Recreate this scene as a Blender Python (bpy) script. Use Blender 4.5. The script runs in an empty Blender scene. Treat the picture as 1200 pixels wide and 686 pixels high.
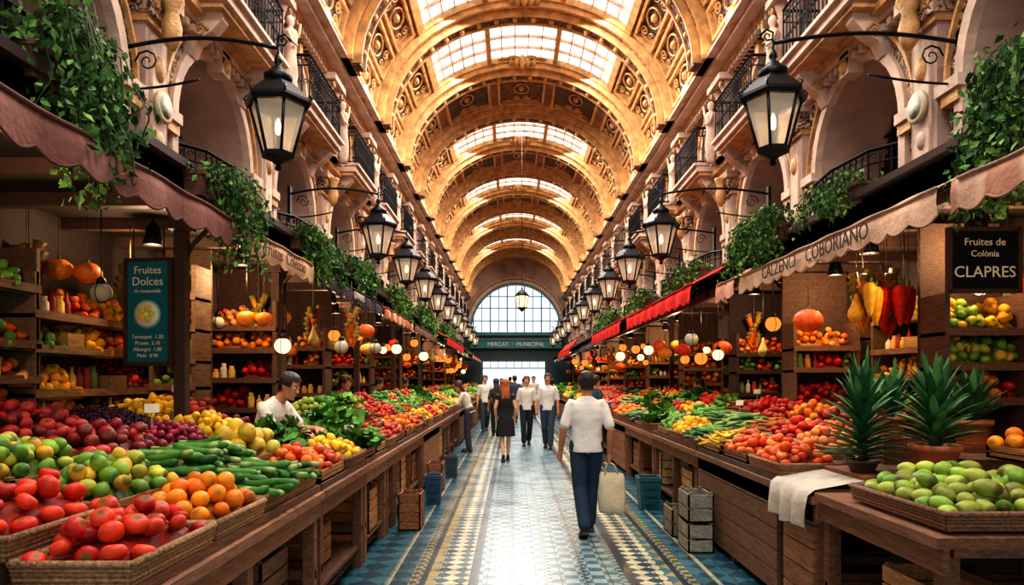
import bpy, math, random
import numpy as np
from mathutils import Vector, Matrix
random.seed(11); rng=np.random.default_rng(11)
PI=math.pi
sc=bpy.context.scene
def hx(h):
    h=h.lstrip('#'); c=[int(h[i:i+2],16)/255 for i in (0,2,4)]
    return tuple((x/12.92 if x<=.04045 else ((x+.055)/1.055)**2.4) for x in c)
# ------------------------------------------------------------ mesh builder
class MB:
    def __init__(s): s.V=[];s.L=[];s.T=[];s.M=[];s.S=[];s.C=[];s.n=0
    def add(s,V,F,mat=0,col=(1,1,1),smooth=False):
        V=np.asarray(V,float).reshape(-1,3); col=np.asarray(col,float)
        if col.ndim==1: col=np.tile(col[:3],(len(V),1))
        if not isinstance(F,list): F=[F]
        for f in F:
            f=np.asarray(f,int)
            if f.size==0: continue
            if f.ndim==1: f=f[None]
            s.L.append((f+s.n).ravel()); s.T.append(np.full(len(f),f.shape[1]))
            s.M.append(np.full(len(f),mat)); s.S.append(np.full(len(f),bool(smooth)))
        s.V.append(V); s.C.append(col); s.n+=len(V)
    def build(s,name,mats,parent=None):
        me=bpy.data.meshes.new(name)
        V=np.concatenate(s.V); L=np.concatenate(s.L); T=np.concatenate(s.T)
        st=np.concatenate([[0],np.cumsum(T)[:-1]])
        me.vertices.add(len(V)); me.vertices.foreach_set('co',V.astype(np.float32).ravel())
        me.loops.add(len(L)); me.loops.foreach_set('vertex_index',L.astype(np.int32))
        me.polygons.add(len(T)); me.polygons.foreach_set('loop_start',st.astype(np.int32))
        me.polygons.foreach_set('material_index',np.concatenate(s.M).astype(np.int32))
        me.polygons.foreach_set('use_smooth',np.concatenate(s.S))
        me.update(calc_edges=True)
        ca=me.color_attributes.new('Col','FLOAT_COLOR','POINT')
        C=np.concatenate(s.C); C=np.concatenate([C,np.ones((len(C),1))],1)
        ca.data.foreach_set('color',C.astype(np.float32).ravel())
        for m in mats: me.materials.append(m)
        ob=bpy.data.objects.new(name,me); sc.collection.objects.link(ob)
        if parent: ob.parent=parent
        return ob
def empty(name,loc=(0,0,0),rz=0):
    e=bpy.data.objects.new(name,None); e.location=loc; e.rotation_euler=(0,0,rz); e.empty_display_size=.1
    sc.collection.objects.link(e); return e
BF=np.array([[0,3,2,1],[4,5,6,7],[0,1,5,4],[1,2,6,5],[2,3,7,6],[3,0,4,7]])
def box(mb,x0,x1,y0,y1,z0,z1,mat=0,col=(1,1,1),R=None):
    if x0>x1:x0,x1=x1,x0
    if y0>y1:y0,y1=y1,y0
    V=np.array([[x0,y0,z0],[x1,y0,z0],[x1,y1,z0],[x0,y1,z0],[x0,y0,z1],[x1,y0,z1],[x1,y1,z1],[x0,y1,z1]],float)
    if R is not None:
        c=V.mean(0); V=(V-c)@np.array(R).T+c
    mb.add(V,BF,mat,col)
def rotm(ax,a): return np.array(Matrix.Rotation(a,3,ax))
def gridF(nu,nv,wrap=True):
    i=np.arange(nu-1)[:,None]; j=np.arange(nv if wrap else nv-1)[None]
    a=i*nv+j; b=i*nv+(j+1)%nv; c=(i+1)*nv+(j+1)%nv; d=(i+1)*nv+j
    return np.stack([a,b,c,d],-1).reshape(-1,4)
def tube(mb,pts,rad,n=6,mat=0,col=(1,1,1),smooth=True,caps=True,flat=1.0):
    P=np.asarray(pts,float); N=len(P); rad=np.broadcast_to(np.asarray(rad,float),(N,))
    T=np.gradient(P,axis=0); T/= (np.linalg.norm(T,axis=1)[:,None]+1e-9)
    ref=np.array([0,0,1.]) if abs(T[0,2])<.9 else np.array([1.,0,0])
    u=np.cross(T[0],ref); u/=np.linalg.norm(u); V=[]
    a=np.linspace(0,2*PI,n,endpoint=False)
    for i in range(N):
        u=u-T[i]*np.dot(u,T[i]); u/=np.linalg.norm(u)+1e-9; v=np.cross(T[i],u)
        V.append(P[i]+rad[i]*(np.cos(a)[:,None]*u+flat*np.sin(a)[:,None]*v))
    F=[gridF(N,n)]
    if caps: F+= [np.arange(n)[::-1][None],(np.arange(n)+(N-1)*n)[None]]
    mb.add(np.concatenate(V),F,mat,col,smooth)
def limb(mb,pts,rads,n=12,mat=0,col=(1,1,1),flat=1.0):
    P=[np.array(p,float) for p in pts]; r=list(rads)
    d0=P[0]-P[1]; d0/=np.linalg.norm(d0); d1=P[-1]-P[-2]; d1/=np.linalg.norm(d1)
    PP=[];RR=[]
    for k in (1.0,.8,.45): PP.append(P[0]+d0*r[0]*k); RR.append(r[0]*math.sqrt(max(0,1-k*k))+.001)
    for i in range(len(P)):
        PP.append(P[i]);RR.append(r[i])
        if i<len(P)-1:
            for t in (.33,.66): PP.append(P[i]*(1-t)+P[i+1]*t); RR.append(r[i]*(1-t)+r[i+1]*t)
    for k in (.45,.8,1.0): PP.append(P[-1]+d1*r[-1]*k); RR.append(r[-1]*math.sqrt(max(0,1-k*k))+.001)
    tube(mb,PP,RR,n,mat,col,True,True,flat)
def lathe_T(prof,n,lobes=0,la=0,axis='z'):
    a=np.linspace(0,2*PI,n,endpoint=False); V=[]
    for r,z in prof:
        rr=r*(1+la*np.abs(np.cos(a*lobes/2))-la*.5) if lobes else r*np.ones(n)
        V.append(np.stack([rr*np.cos(a),rr*np.sin(a),np.full(n,z)],1))
    V=np.concatenate(V)
    F=[gridF(len(prof),n),np.arange(n)[::-1][None],(np.arange(n)+(len(prof)-1)*n)[None]]
    if axis=='x': V=V[:,[2,0,1]]
    return V,F
def lathe(mb,c,prof,n=12,mat=0,col=(1,1,1),smooth=True,lobes=0,la=0,R=None,rot0=0):
    V,F=lathe_T(prof,n,lobes,la)
    if rot0: V=V@rotm('Z',rot0).T
    if R is not None: V=V@np.array(R).T
    mb.add(V+np.array(c),F,mat,col,smooth)
def ball(mb,c,r,n=10,m=7,mat=0,col=(1,1,1),R=None):
    r=np.array(r,float)*np.ones(3)
    prof=[(max(math.sin(t),.01),-math.cos(t)) for t in np.linspace(0,PI,m)]
    V,F=lathe_T(prof,n); V=V*r
    if R is not None: V=V@np.array(R).T
    mb.add(V+np.array(c),F,mat,col,True)
def randrot(k):
    q=rng.normal(size=(k,4)); q/=np.linalg.norm(q,axis=1)[:,None]; w,x,y,z=q.T
    return np.stack([np.stack([1-2*(y*y+z*z),2*(x*y-z*w),2*(x*z+y*w)],-1),np.stack([2*(x*y+z*w),1-2*(x*x+z*z),2*(y*z-x*w)],-1),np.stack([2*(x*z-y*w),2*(y*z+x*w),1-2*(x*x+y*y)],-1)],1)
def eul(rx,ry,rz):
    cx,sx,cy,sy,cz,sz=np.cos(rx),np.sin(rx),np.cos(ry),np.sin(ry),np.cos(rz),np.sin(rz); o=np.zeros_like(cx)
    X=np.stack([np.stack([o+1,o,o],-1),np.stack([o,cx,-sx],-1),np.stack([o,sx,cx],-1)],1)
    Y=np.stack([np.stack([cy,o,sy],-1),np.stack([o,o+1,o],-1),np.stack([-sy,o,cy],-1)],1)
    Z=np.stack([np.stack([cz,-sz,o],-1),np.stack([sz,cz,o],-1),np.stack([o,o,o+1],-1)],1)
    return Z@Y@X
def inst(mb,T,pos,R,scl,col,mat=0,smooth=True):
    V,F,TC=T; k=len(pos); n=len(V)
    if k==0: return
    scl=np.broadcast_to(np.asarray(scl,float).reshape(-1,1,1) if np.ndim(scl) else scl,(k,1,1))
    out=np.einsum('kij,nj->kni',R,V)*scl+pos[:,None,:]
    C=np.broadcast_to(col[:,None,:],(k,n,3))
    if TC is not None: C=C*(1-TC[None,:,3:])+TC[None,:,:3]*TC[None,:,3:]
    off=(np.arange(k)*n)[:,None,None]
    Fs=[(f[None]+off).reshape(-1,f.shape[1]) for f in F]
    mb.add(out.reshape(-1,3),Fs,mat,C.reshape(-1,3),smooth)
# ------------------------------------------------------------ materials
def newmat(name):
    m=bpy.data.materials.new(name); m.use_nodes=True; nt=m.node_tree
    return m,nt,nt.nodes['Principled BSDF']
def mat(name,base=None,rough=.6,metal=0,nscale=6,namt=.25,bump=.0,bscale=40,stretch=None,spec=None):
    m,nt,b=newmat(name); N=nt.nodes; L=nt.links
    tc=N.new('ShaderNodeTexCoord'); mp=N.new('ShaderNodeMapping'); L.new(tc.outputs['Object'],mp.inputs[0])
    if stretch: mp.inputs['Scale'].default_value=stretch
    no=N.new('ShaderNodeTexNoise'); no.inputs['Scale'].default_value=nscale; no.inputs['Detail'].default_value=5; L.new(mp.outputs[0],no.inputs[0])
    mr=N.new('ShaderNodeMapRange'); mr.inputs[1].default_value=.3; mr.inputs[2].default_value=.7; mr.inputs[3].default_value=1-namt; mr.inputs[4].default_value=1+namt
    L.new(no.outputs[0],mr.inputs[0])
    at=N.new('ShaderNodeAttribute'); at.attribute_name='Col'
    mx=N.new('ShaderNodeVectorMath'); mx.operation='SCALE'
    src=at.outputs['Color']
    if base is not None:
        m2=N.new('ShaderNodeVectorMath'); m2.operation='MULTIPLY'; L.new(at.outputs['Color'],m2.inputs[0]); m2.inputs[1].default_value=base[:3]; src=m2.outputs[0]
    L.new(src,mx.inputs[0]); L.new(mr.outputs[0],mx.inputs['Scale']); L.new(mx.outputs[0],b.inputs['Base Color'])
    b.inputs['Roughness'].default_value=rough; b.inputs['Metallic'].default_value=metal
    if spec is not None: b.inputs['Specular IOR Level'].default_value=spec
    if bump:
        n2=N.new('ShaderNodeTexNoise'); n2.inputs['Scale'].default_value=bscale; n2.inputs['Detail'].default_value=4; L.new(mp.outputs[0],n2.inputs[0])
        bp=N.new('ShaderNodeBump'); bp.inputs['Strength'].default_value=bump; bp.inputs['Distance'].default_value=.02; L.new(n2.outputs[0],bp.inputs['Height']); L.new(bp.outputs[0],b.inputs['Normal'])
    return m
def solid(name,base,rough=.8,bump=.3,bs=14):
    m,nt,b=newmat(name); N=nt.nodes;L=nt.links; tc=N.new('ShaderNodeTexCoord'); no=N.new('ShaderNodeTexNoise'); no.inputs['Scale'].default_value=bs; no.inputs['Detail'].default_value=3; L.new(tc.outputs['Object'],no.inputs[0])
    b.inputs['Base Color'].default_value=(*base,1); b.inputs['Roughness'].default_value=rough
    bp=N.new('ShaderNodeBump'); bp.inputs['Strength'].default_value=bump; bp.inputs['Distance'].default_value=.03; L.new(no.outputs[0],bp.inputs['Height']); L.new(bp.outputs[0],b.inputs['Normal']); return m
def ornate(name,c1,c2,scale=5,th=.45,rough=.55,bumpd=.03):
    m,nt,b=newmat(name); N=nt.nodes; L=nt.links
    tc=N.new('ShaderNodeTexCoord'); no=N.new('ShaderNodeTexNoise'); no.inputs['Scale'].default_value=scale*.8; no.inputs['Detail'].default_value=2
    L.new(tc.outputs['Object'],no.inputs[0])
    mxv=N.new('ShaderNodeMix'); mxv.data_type='VECTOR'; mxv.inputs[0].default_value=.35; L.new(tc.outputs['Object'],mxv.inputs[4]); L.new(no.outputs['Color'],mxv.inputs[5])
    wv=N.new('ShaderNodeTexWave'); wv.wave_type='RINGS'; wv.rings_direction='SPHERICAL'; wv.inputs['Scale'].default_value=scale*.7; wv.inputs['Distortion'].default_value=9; wv.inputs['Detail'].default_value=2; wv.inputs['Detail Scale'].default_value=1.6
    L.new(mxv.outputs[1],wv.inputs[0])
    cr=N.new('ShaderNodeValToRGB'); cr.color_ramp.elements[0].position=th-.07; cr.color_ramp.elements[1].position=th+.07
    cr.color_ramp.elements[0].color=(*c1,1); cr.color_ramp.elements[1].color=(*c2,1); L.new(wv.outputs['Fac'],cr.inputs[0])
    at=N.new('ShaderNodeAttribute'); at.attribute_name='Col'
    m2=N.new('ShaderNodeVectorMath'); m2.operation='MULTIPLY'; L.new(at.outputs['Color'],m2.inputs[0]); L.new(cr.outputs[0],m2.inputs[1]); L.new(m2.outputs[0],b.inputs['Base Color'])
    b.inputs['Roughness'].default_value=rough
    bp=N.new('ShaderNodeBump'); bp.inputs['Strength'].default_value=.7; bp.inputs['Distance'].default_value=bumpd; L.new(wv.outputs['Fac'],bp.inputs['Height']); L.new(bp.outputs[0],b.inputs['Normal'])
    return m
def emis(name,c,s):
    m=bpy.data.materials.new(name); m.use_nodes=True; nt=m.node_tree; nt.nodes.clear()
    e=nt.nodes.new('ShaderNodeEmission'); e.inputs[0].default_value=(*c,1); e.inputs[1].default_value=s
    o=nt.nodes.new('ShaderNodeOutputMaterial'); nt.links.new(e.outputs[0],o.inputs[0]); return m
M_stone=mat('stone_plaster',hx('#ae8f80'),.75,0,1.3,.34,.4,30)
M_stoneL=mat('stone_trim',hx('#ccae98'),.65,0,3,.28,.35,25)
M_stoneO=ornate('carved_stone',hx('#4e3830'),hx('#bc9a80'),7,.4)
M_vault=mat('vault_plaster',hx('#9c6644'),.75,0,2,.32,.4,18)
M_gold=mat('gilded_moulding',hx('#c4935e'),.5,.12,5,.38,.5,30)
M_paint=ornate('painted_panel',hx('#35211a'),hx('#8f5a32'),6,.55)
M_paint2=ornate('painted_panel_dark',hx('#1e1d1e'),hx('#7a5232'),8,.6)
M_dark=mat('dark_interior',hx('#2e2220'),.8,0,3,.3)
M_iron=mat('wrought_iron',hx('#141418'),.45,.6,10,.3)
M_wood=mat('timber',None,.65,0,7,.4,.4,22,stretch=(4,1,9),spec=.3)
M_fruit=mat('fruit_skin',None,.48,0,22,.24,.1,70,spec=.28)
M_leaf=mat('leafy',None,.6,0,12,.35,.3,60,spec=.2)
M_cloth=mat('fabric',None,.85,0,9,.13,.35,30,spec=.2)
M_plain=mat('painted_surface',None,.5,0,8,.12,.1,40)
M_matte=mat('matte_board',None,.95,0,8,.12,spec=.1)
M_metal=mat('metal_trim',None,.35,.8,8,.2)
M_wicker=mat('wicker',None,.7,0,60,.45,.6,90)
M_hair=mat('hair',None,.45,0,40,.5,.7,90,stretch=(1,1,.2))
M_sky=emis('skylight_glass',(1,.99,.88),2.0)
M_bulb=emis('warm_bulb',(1,.62,.28),14)
M_glow=emis('soft_lamp_glass',(1,.74,.42),1.5)
M_oglow=emis('orange_lamp_paper',(1,.26,.04),1.2)
m,nt,b=newmat('lantern_glass'); b.inputs['Base Color'].default_value=(.85,.75,.6,1); b.inputs['Roughness'].default_value=.12
b.inputs['Alpha'].default_value=.34; b.inputs['Emission Color'].default_value=(1,.72,.46,1); b.inputs['Emission Strength'].default_value=.28; M_lglass=m
def floor_mat():
    m,nt,b=newmat('patterned_tile_floor'); N=nt.nodes; L=nt.links
    tc=N.new('ShaderNodeTexCoord'); sx=N.new('ShaderNodeSeparateXYZ'); L.new(tc.outputs['Object'],sx.inputs[0])
    def mth(op,a,b_=None,c_=None):
        n=N.new('ShaderNodeMath'); n.operation=op
        for i,v in enumerate((a,b_,c_)):
            if v is None: continue
            if isinstance(v,(int,float)): n.inputs[i].default_value=v
            else: L.new(v,n.inputs[i])
        return n.outputs[0]
    def mix(f,a,b_):
        n=N.new('ShaderNodeMix'); n.data_type='RGBA'; L.new(f,n.inputs[0])
        for i,v in ((6,a),(7,b_)):
            if isinstance(v,tuple): n.inputs[i].default_value=(*v,1)
            else: L.new(v,n.inputs[i])
        return n.outputs[2]
    def chk(scale,c1,c2,rot):
        mp=N.new('ShaderNodeMapping'); L.new(tc.outputs['Object'],mp.inputs[0]); mp.inputs['Rotation'].default_value=(0,0,rot); mp.inputs['Location'].default_value=(.013,.017,.31)
        c=N.new('ShaderNodeTexChecker'); L.new(mp.outputs[0],c.inputs[0]); c.inputs['Color1'].default_value=(*c1,1); c.inputs['Color2'].default_value=(*c2,1); c.inputs['Scale'].default_value=scale; return c.outputs[0]
    u=mth('ABSOLUTE',mth('SUBTRACT',sx.outputs[0],.33))
    cream=hx('#c8bf9c'); teal=hx('#14495a'); slate=hx('#356878'); och=hx('#9c8850'); dk=hx('#0c2c3a'); pale=hx('#94a6aa')
    centre=chk(9,pale,hx('#4c6f7a'),0)
    cols=mth('LESS_THAN',mth('PINGPONG',sx.outputs[0],.15),.03)
    centre=mix(cols,centre,chk(20,hx('#1a4858'),hx('#90a09c'),0))
    diam=chk(9,cream,teal,PI/4)
    diam2=chk(5.5,och,slate,PI/4)
    inner=mth('LESS_THAN',mth('PINGPONG',u,.25),.06)
    diam=mix(inner,diam,diam2)
    side=chk(5.5,hx('#153c4a'),hx('#33606e'),PI/4)
    side=mix(mth('LESS_THAN',mth('PINGPONG',u,.22),.02),side,hx('#a09a80'))
    g=mix(mth('GREATER_THAN',u,.60),centre,dk)
    g=mix(mth('GREATER_THAN',u,.68),g,diam)
    g=mix(mth('GREATER_THAN',u,1.02),g,dk)
    g=mix(mth('GREATER_THAN',u,1.07),g,chk(16,och,teal,0))
    g=mix(mth('GREATER_THAN',u,1.16),g,side)
    gx=mth('LESS_THAN',mth('PINGPONG',sx.outputs[0],.1),.004); gy=mth('LESS_THAN',mth('PINGPONG',sx.outputs[1],.1),.004)
    g=mix(mth('MAXIMUM',gx,gy),g,hx('#1c2c30'))
    no=N.new('ShaderNodeTexNoise'); no.inputs['Scale'].default_value=2.2; no.inputs['Detail'].default_value=6; L.new(tc.outputs['Object'],no.inputs[0])
    sm=N.new('ShaderNodeMix'); sm.data_type='RGBA'; sm.blend_type='MULTIPLY'; sm.inputs[0].default_value=.6; L.new(g,sm.inputs[6])
    cr=N.new('ShaderNodeValToRGB'); cr.color_ramp.elements[0].position=.3; cr.color_ramp.elements[0].color=(.45,.45,.45,1); cr.color_ramp.elements[1].position=.65; L.new(no.outputs[0],cr.inputs[0]); L.new(cr.outputs[0],sm.inputs[7])
    L.new(sm.outputs[2],b.inputs['Base Color'])
    mr=N.new('ShaderNodeMapRange'); mr.inputs[3].default_value=.14; mr.inputs[4].default_value=.42; L.new(no.outputs[0],mr.inputs[0]); L.new(mr.outputs[0],b.inputs['Roughness'])
    b.inputs['Specular IOR Level'].default_value=.4
    return m
M_floor=floor_mat()
W=(1,1,1)
# ------------------------------------------------------------ layout constants
XC=.3; XL=-3.9; XR=4.5; A=3.72; ZS=7.9; BB=3.1; P=3.25; YB0=.725; NB=16; YE=YB0+NB*P
EDL=-1.28; EDR=1.94
SKY={0,2,4,5,7,9,11,13}
mb=MB(); box(mb,-6.5,7.1,-3,66,-.2,0,0); mb.build('floor',[M_floor])
# ------------------------------------------------------------ side walls
def scroll(mb,O,ex,ey,size,r,mat,col=W,turn=1.6,n=14):
    O=np.array(O,float);ex=np.array(ex,float);ey=np.array(ey,float)
    t=np.linspace(0,1,n); ang=turn*2*PI*t; rad=size*(1-.85*t)
    P_=O+((rad*np.cos(ang))[:,None]*ex+(rad*np.sin(ang))[:,None]*ey)
    tube(mb,P_,r*(1-.4*t),4,mat,col,True,True)
def side(s):
    Xw=XL if s<0 else XR
    sx=lambda d: Xw-s*d
    mb=MB()
    def B(d0,d1,y0,y1,z0,z1,mat=0,col=W): box(mb,sx(d0),sx(d1),y0,y1,z0,z1,mat,col)
    def q(p,mat=0,col=W): mb.add([(sx(d),y,z) for d,y,z in p],np.array([[0,1,2,3]]),mat,col)
    def panel(y0,y1,z0,z1,yc,hw,sill,spr,depth,backmat,N=16):
        q([(0,y0,z0),(0,yc-hw,z0),(0,yc-hw,z1),(0,y0,z1)]); q([(0,yc+hw,z0),(0,y1,z0),(0,y1,z1),(0,yc+hw,z1)])
        q([(0,yc-hw,z0),(0,yc+hw,z0),(0,yc+hw,sill),(0,yc-hw,sill)])
        a=np.linspace(PI,0,N+1); ys=yc+hw*np.cos(a); zs=spr+hw*np.sin(a)
        for i in range(N):
            q([(0,ys[i],zs[i]),(0,ys[i+1],zs[i+1]),(0,ys[i+1],z1),(0,ys[i],z1)])
            q([(0,ys[i],zs[i]),(0,ys[i+1],zs[i+1]),(-depth,ys[i+1],zs[i+1]),(-depth,ys[i],zs[i])],0)
        for yy in (yc-hw,yc+hw): q([(0,yy,sill),(0,yy,spr),(-depth,yy,spr),(-depth,yy,sill)],0)
        q([(0,yc-hw,sill),(0,yc+hw,sill),(-depth,yc+hw,sill),(-depth,yc-hw,sill)],1)
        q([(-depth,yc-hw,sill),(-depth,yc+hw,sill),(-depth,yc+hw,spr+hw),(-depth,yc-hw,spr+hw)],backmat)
    def ring(yc,spr,r0,r1,p,mat,a0=0,a1=PI,N=18,sill=None):
        a=np.linspace(a0,a1,N+1)
        V=[]
        for t in a:
            for r,d in ((r0,0),(r0,p),(r1,p),(r1,0)): V.append((sx(d),yc+r*math.cos(t),spr+r*math.sin(t)))
        mb.add(V,gridF(N+1,4),mat,W)
        if sill is not None:
            B(0,p,yc-r1,yc-r0,sill,spr,mat); B(0,p,yc+r0,yc+r1,sill,spr,mat)
    for k in range(NB):
        y0=YB0+k*P; y1=y0+P; yc=(y0+y1)/2
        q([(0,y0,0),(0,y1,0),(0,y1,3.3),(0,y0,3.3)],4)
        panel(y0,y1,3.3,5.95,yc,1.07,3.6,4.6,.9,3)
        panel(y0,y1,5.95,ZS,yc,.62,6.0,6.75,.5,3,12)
        ring(yc,4.6,1.07,1.2,.10,1,sill=3.6); ring(yc,4.6,1.2,1.34,.05,5,sill=4.2); ring(yc,4.6,1.34,1.38,.10,2)
        ring(yc,6.75,.62,.76,.08,1,sill=6.0,N=12); ring(yc,6.75,.76,.8,.12,2,N=12)
        for dy in (-1,1):
            B(0,.16,yc+dy*1.07-.02,yc+dy*1.42,4.5,4.62,1); B(0,.13,yc+dy*1.1,yc+dy*1.36,4.38,4.5,2)
            B(0,.14,yc+dy*.6,yc+dy*.86,6.66,6.76,1)
        B(0,.2,yc-.12,yc+.12,5.55,5.85,1); ball(mb,(sx(.2),yc,5.68),(.06,.08,.11),8,6,2)
        B(0,.17,yc-.09,yc+.09,7.35,7.6,2)
        B(-.88,-.8,yc-.03,yc+.03,3.6,5.6,6)
        for dy in (-.7,-.35,.35,.7): B(-.88,-.83,yc+dy-.02,yc+dy+.02,3.6,5.3,6)
        for zz in (4.2,4.65,5.1): B(-.88,-.83,yc-1,yc+1,zz-.02,zz+.02,6)
        if k<12:
            for dy in (-1,1):
                scroll(mb,(sx(.05),yc+dy*1.22,5.55),(0,dy,0),(0,0,1),.17,.03,1)
                scroll(mb,(sx(.05),yc+dy*1.0,5.75),(0,-dy,0),(0,0,-1),.1,.022,2)
                scroll(mb,(sx(.05),yc+dy*.95,7.3),(0,dy,0),(0,0,1),.16,.028,2)
                scroll(mb,(sx(.05),yc+dy*.7,7.5),(0,-dy,0),(0,0,1),.09,.022,1)
    for k in range(NB+1):
        yb=YB0+k*P
        B(0,.20,yb-.27,yb+.27,3.2,3.6,1); B(0,.14,yb-.22,yb+.22,3.6,5.35,0); B(0,.17,yb-.13,yb+.13,3.8,5.2,1)
        B(0,.18,yb-.25,yb+.25,5.3,5.38,2); B(0,.22,yb-.27,yb+.27,5.38,5.62,5); B(0,.28,yb-.32,yb+.32,5.62,5.75,1)
        B(0,.42,yb-.24,yb+.24,6.03,6.3,1); B(.05,.44,yb-.15,yb+.15,6.08,6.26,5)
        for dd,dy in ((.22,-.2),(.22,.2)):
            lathe(mb,(sx(dd),yb+dy,0),[(.15,6.3),(.15,6.36),(.115,6.4),(.12,6.6),(.105,7.2),(.13,7.24),(.105,7.28),(.15,7.4),(.18,7.5),(.15,7.52)],12,0,W,True,6,.08)
        B(0,.46,yb-.42,yb+.42,7.5,7.62,1); B(0,.4,yb-.42,yb+.42,6.03,6.3,1)
        for dy in (-1,1):
            scroll(mb,(sx(.4),yb+dy*.3,7.42),(0,dy,0),(0,0,1),.07,.025,2,n=9)
            scroll(mb,(sx(.22),yb+dy*.18,5.52),(0,dy,0),(0,0,1),.09,.03,2,n=9)
        lathe(mb,(sx(.3),yb,0),[(.03,5.1),(.09,5.2),(.11,5.35),(.07,5.5),(.13,5.62),(.13,5.66)],8,2)
        lathe(mb,(sx(.5),yb,0),[(.1,5.97),(.08,6.05),(.12,6.12),(.1,6.2),(.12,6.3),(.09,6.6),(.1,6.78),(.12,6.9),(.09,6.98),(.035,7.0),(.04,7.04),(.065,7.1),(.06,7.17),(.02,7.21)],9,1)
        tube(mb,[(sx(.5),yb-.1,6.92),(sx(.56),yb-.16,6.75),(sx(.62),yb-.05,6.72)],[.035,.03,.02],5,1); tube(mb,[(sx(.5),yb+.1,6.92),(sx(.56),yb+.2,6.98),(sx(.58),yb+.24,7.2)],[.035,.03,.02],5,2)
        ball(mb,(sx(.17),yb,4.9),(.05,.1,.14),8,6,2); ball(mb,(sx(.17),yb,4.15),(.04,.07,.1),8,6,1)
    for d,z0,z1,mt in ((.12,5.72,5.8,1),(.2,5.8,5.88,1),(.3,5.88,5.97,2),(.2,7.6,7.7,1),(.34,7.7,7.8,2),(.55,7.8,7.9,1),(.7,7.9,7.96,1),(.1,3.3,3.42,1),(.16,3.42,3.5,2)):
        B(0,d,YB0-2.5,YE,z0,z1,mt)
    for y in np.arange(YB0,34,.16):
        B(0,.3,y,y+.08,7.72-.12,7.7,1)
        B(0,.2,y,y+.08,5.68,5.76,1)
    q([(0,-2,0),(0,YB0,0),(0,YB0,ZS),(0,-2,ZS)])
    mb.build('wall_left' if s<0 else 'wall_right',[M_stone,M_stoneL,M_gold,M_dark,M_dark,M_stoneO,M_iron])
    for k in range(0,NB):
        yc=YB0+(k+.5)*P
        m2=MB()
        def B2(d0,d1,y0,y1,z0,z1,mat=0,col=W): box(m2,sx(d0),sx(d1),y0,y1,z0,z1,mat,col)
        hw=1.0
        B2(0.01,.62,yc-hw,yc+hw,6.0,6.12,0); B2(0.01,.56,yc-hw+.04,yc+hw-.04,5.93,6.0,1); B2(0.01,.68,yc-hw-.03,yc+hw+.03,6.12,6.17,0)
        for dy in (-.75,.75):
            pr=[(0.01,5.4),(.12,5.45),(.2,5.6),(.38,5.72),(.5,5.86),(.5,5.93),(0.01,5.93)]
            V=[(sx(d),yc+dy-.09,z) for d,z in pr]+[(sx(d),yc+dy+.09,z) for d,z in pr]; n=len(pr)
            m2.add(V,[np.arange(n)[None],np.arange(n,2*n)[None]]+[np.array([[i,(i+1)%n,n+(i+1)%n,n+i]]) for i in range(n)],0,W)
            if k<9: scroll(m2,(sx(.24),yc+dy-.1,5.72),(-s,0,0),(0,0,1),.1,.02,1,n=9)
        railing_pts(m2,[(sx(.08),yc-hw+.04),(sx(.6),yc-hw+.04),(sx(.6),yc+hw-.04),(sx(.08),yc+hw-.04)],6.17,.75,2,far=k>6)
        m2.build('balcony',[M_stoneL,M_gold,M_iron])
        m3=MB(); hw=1.04
        railing_pts(m3,[(sx(.02),yc-hw),(sx(.26),yc-hw*.7),(sx(.34),yc),(sx(.26),yc+hw*.7),(sx(.02),yc+hw)],3.62,.72,0,far=k>6)
        m3.build('iron_railing',[M_iron])
    for yy in (7.225,):
        mb=MB(); lathe(mb,(sx(.2),yy,4.5),[(.001,0),(.17,0),(.17,.03),(.14,.04),(.001,.04)],20,0,hx('#b8a888'),R=rotm('Y',-s*PI/2)); lathe(mb,(sx(.24),yy,4.5),[(.001,0),(.12,0),(.001,.008)],20,0,hx('#c8c0ac'),R=rotm('Y',-s*PI/2)); mb.build('wall_plaque',[M_plain])
def railing_pts(m,pts,z,h,mat,far=False):
    pts=[np.array(p,float) for p in pts]
    r=.012
    for a,b in zip(pts[:-1],pts[1:]):
        Ld=np.linalg.norm(b-a); n=max(1,int(Ld/(.22 if far else .11))); d=(b-a)/Ld
        for zz,rr in ((z+.05,.014),(z+h*.78,.012),(z+h,.026)):
            tube(m,[(a[0],a[1],zz),(b[0],b[1],zz)],rr,4,mat,W,False)
        for i in range(n+1):
            p=a+(b-a)*i/n
            tube(m,[(p[0],p[1],z),(p[0],p[1],z+h)],r,4,mat,W,False)
            if not far and i<n:
                c=a+(b-a)*(i+.5)/n
                scroll(m,(c[0],c[1],z+h*.42),(d[0],d[1],0),(0,0,1),.05,.009,mat,n=9,turn=1.2)
                scroll(m,(c[0],c[1],z+h*.89),(d[0],d[1],0),(0,0,1),.045,.009,mat,n=8,turn=1)
side(-1); side(1)
# ------------------------------------------------------------ vault
def vpt(th,y,off): return (XC+(A-off)*math.cos(th),y,ZS+(BB-off)*math.sin(th))
D=PI/180
def vbox(mb,t0,t1,y0,y1,o0,o1,mat=0,col=W,step=6):
    n=max(1,int(math.ceil(abs(t1-t0)/step))); V=[]
    for t in np.linspace(t0,t1,n+1)*D:
        V+= [vpt(t,y0,o0),vpt(t,y0,o1),vpt(t,y1,o1),vpt(t,y1,o0)]
    mb.add(V,[gridF(n+1,4),np.array([[0,1,2,3]]),np.array([[4*n+3,4*n+2,4*n+1,4*n]])],mat,col)
def vscroll(mb,t,y,size,st,sy,r,mat,turn=1.7,n=14):
    tt=np.linspace(0,1,n); ang=turn*2*PI*tt; rad=size*(1-.85*tt)
    tube(mb,[vpt((t+st*rr*math.cos(a)/4/D)*D,y+sy*rr*math.sin(a),.07) for a,rr in zip(ang,rad)],r,4,mat,W)
mb=MB()
S0,S1=46,134
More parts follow.
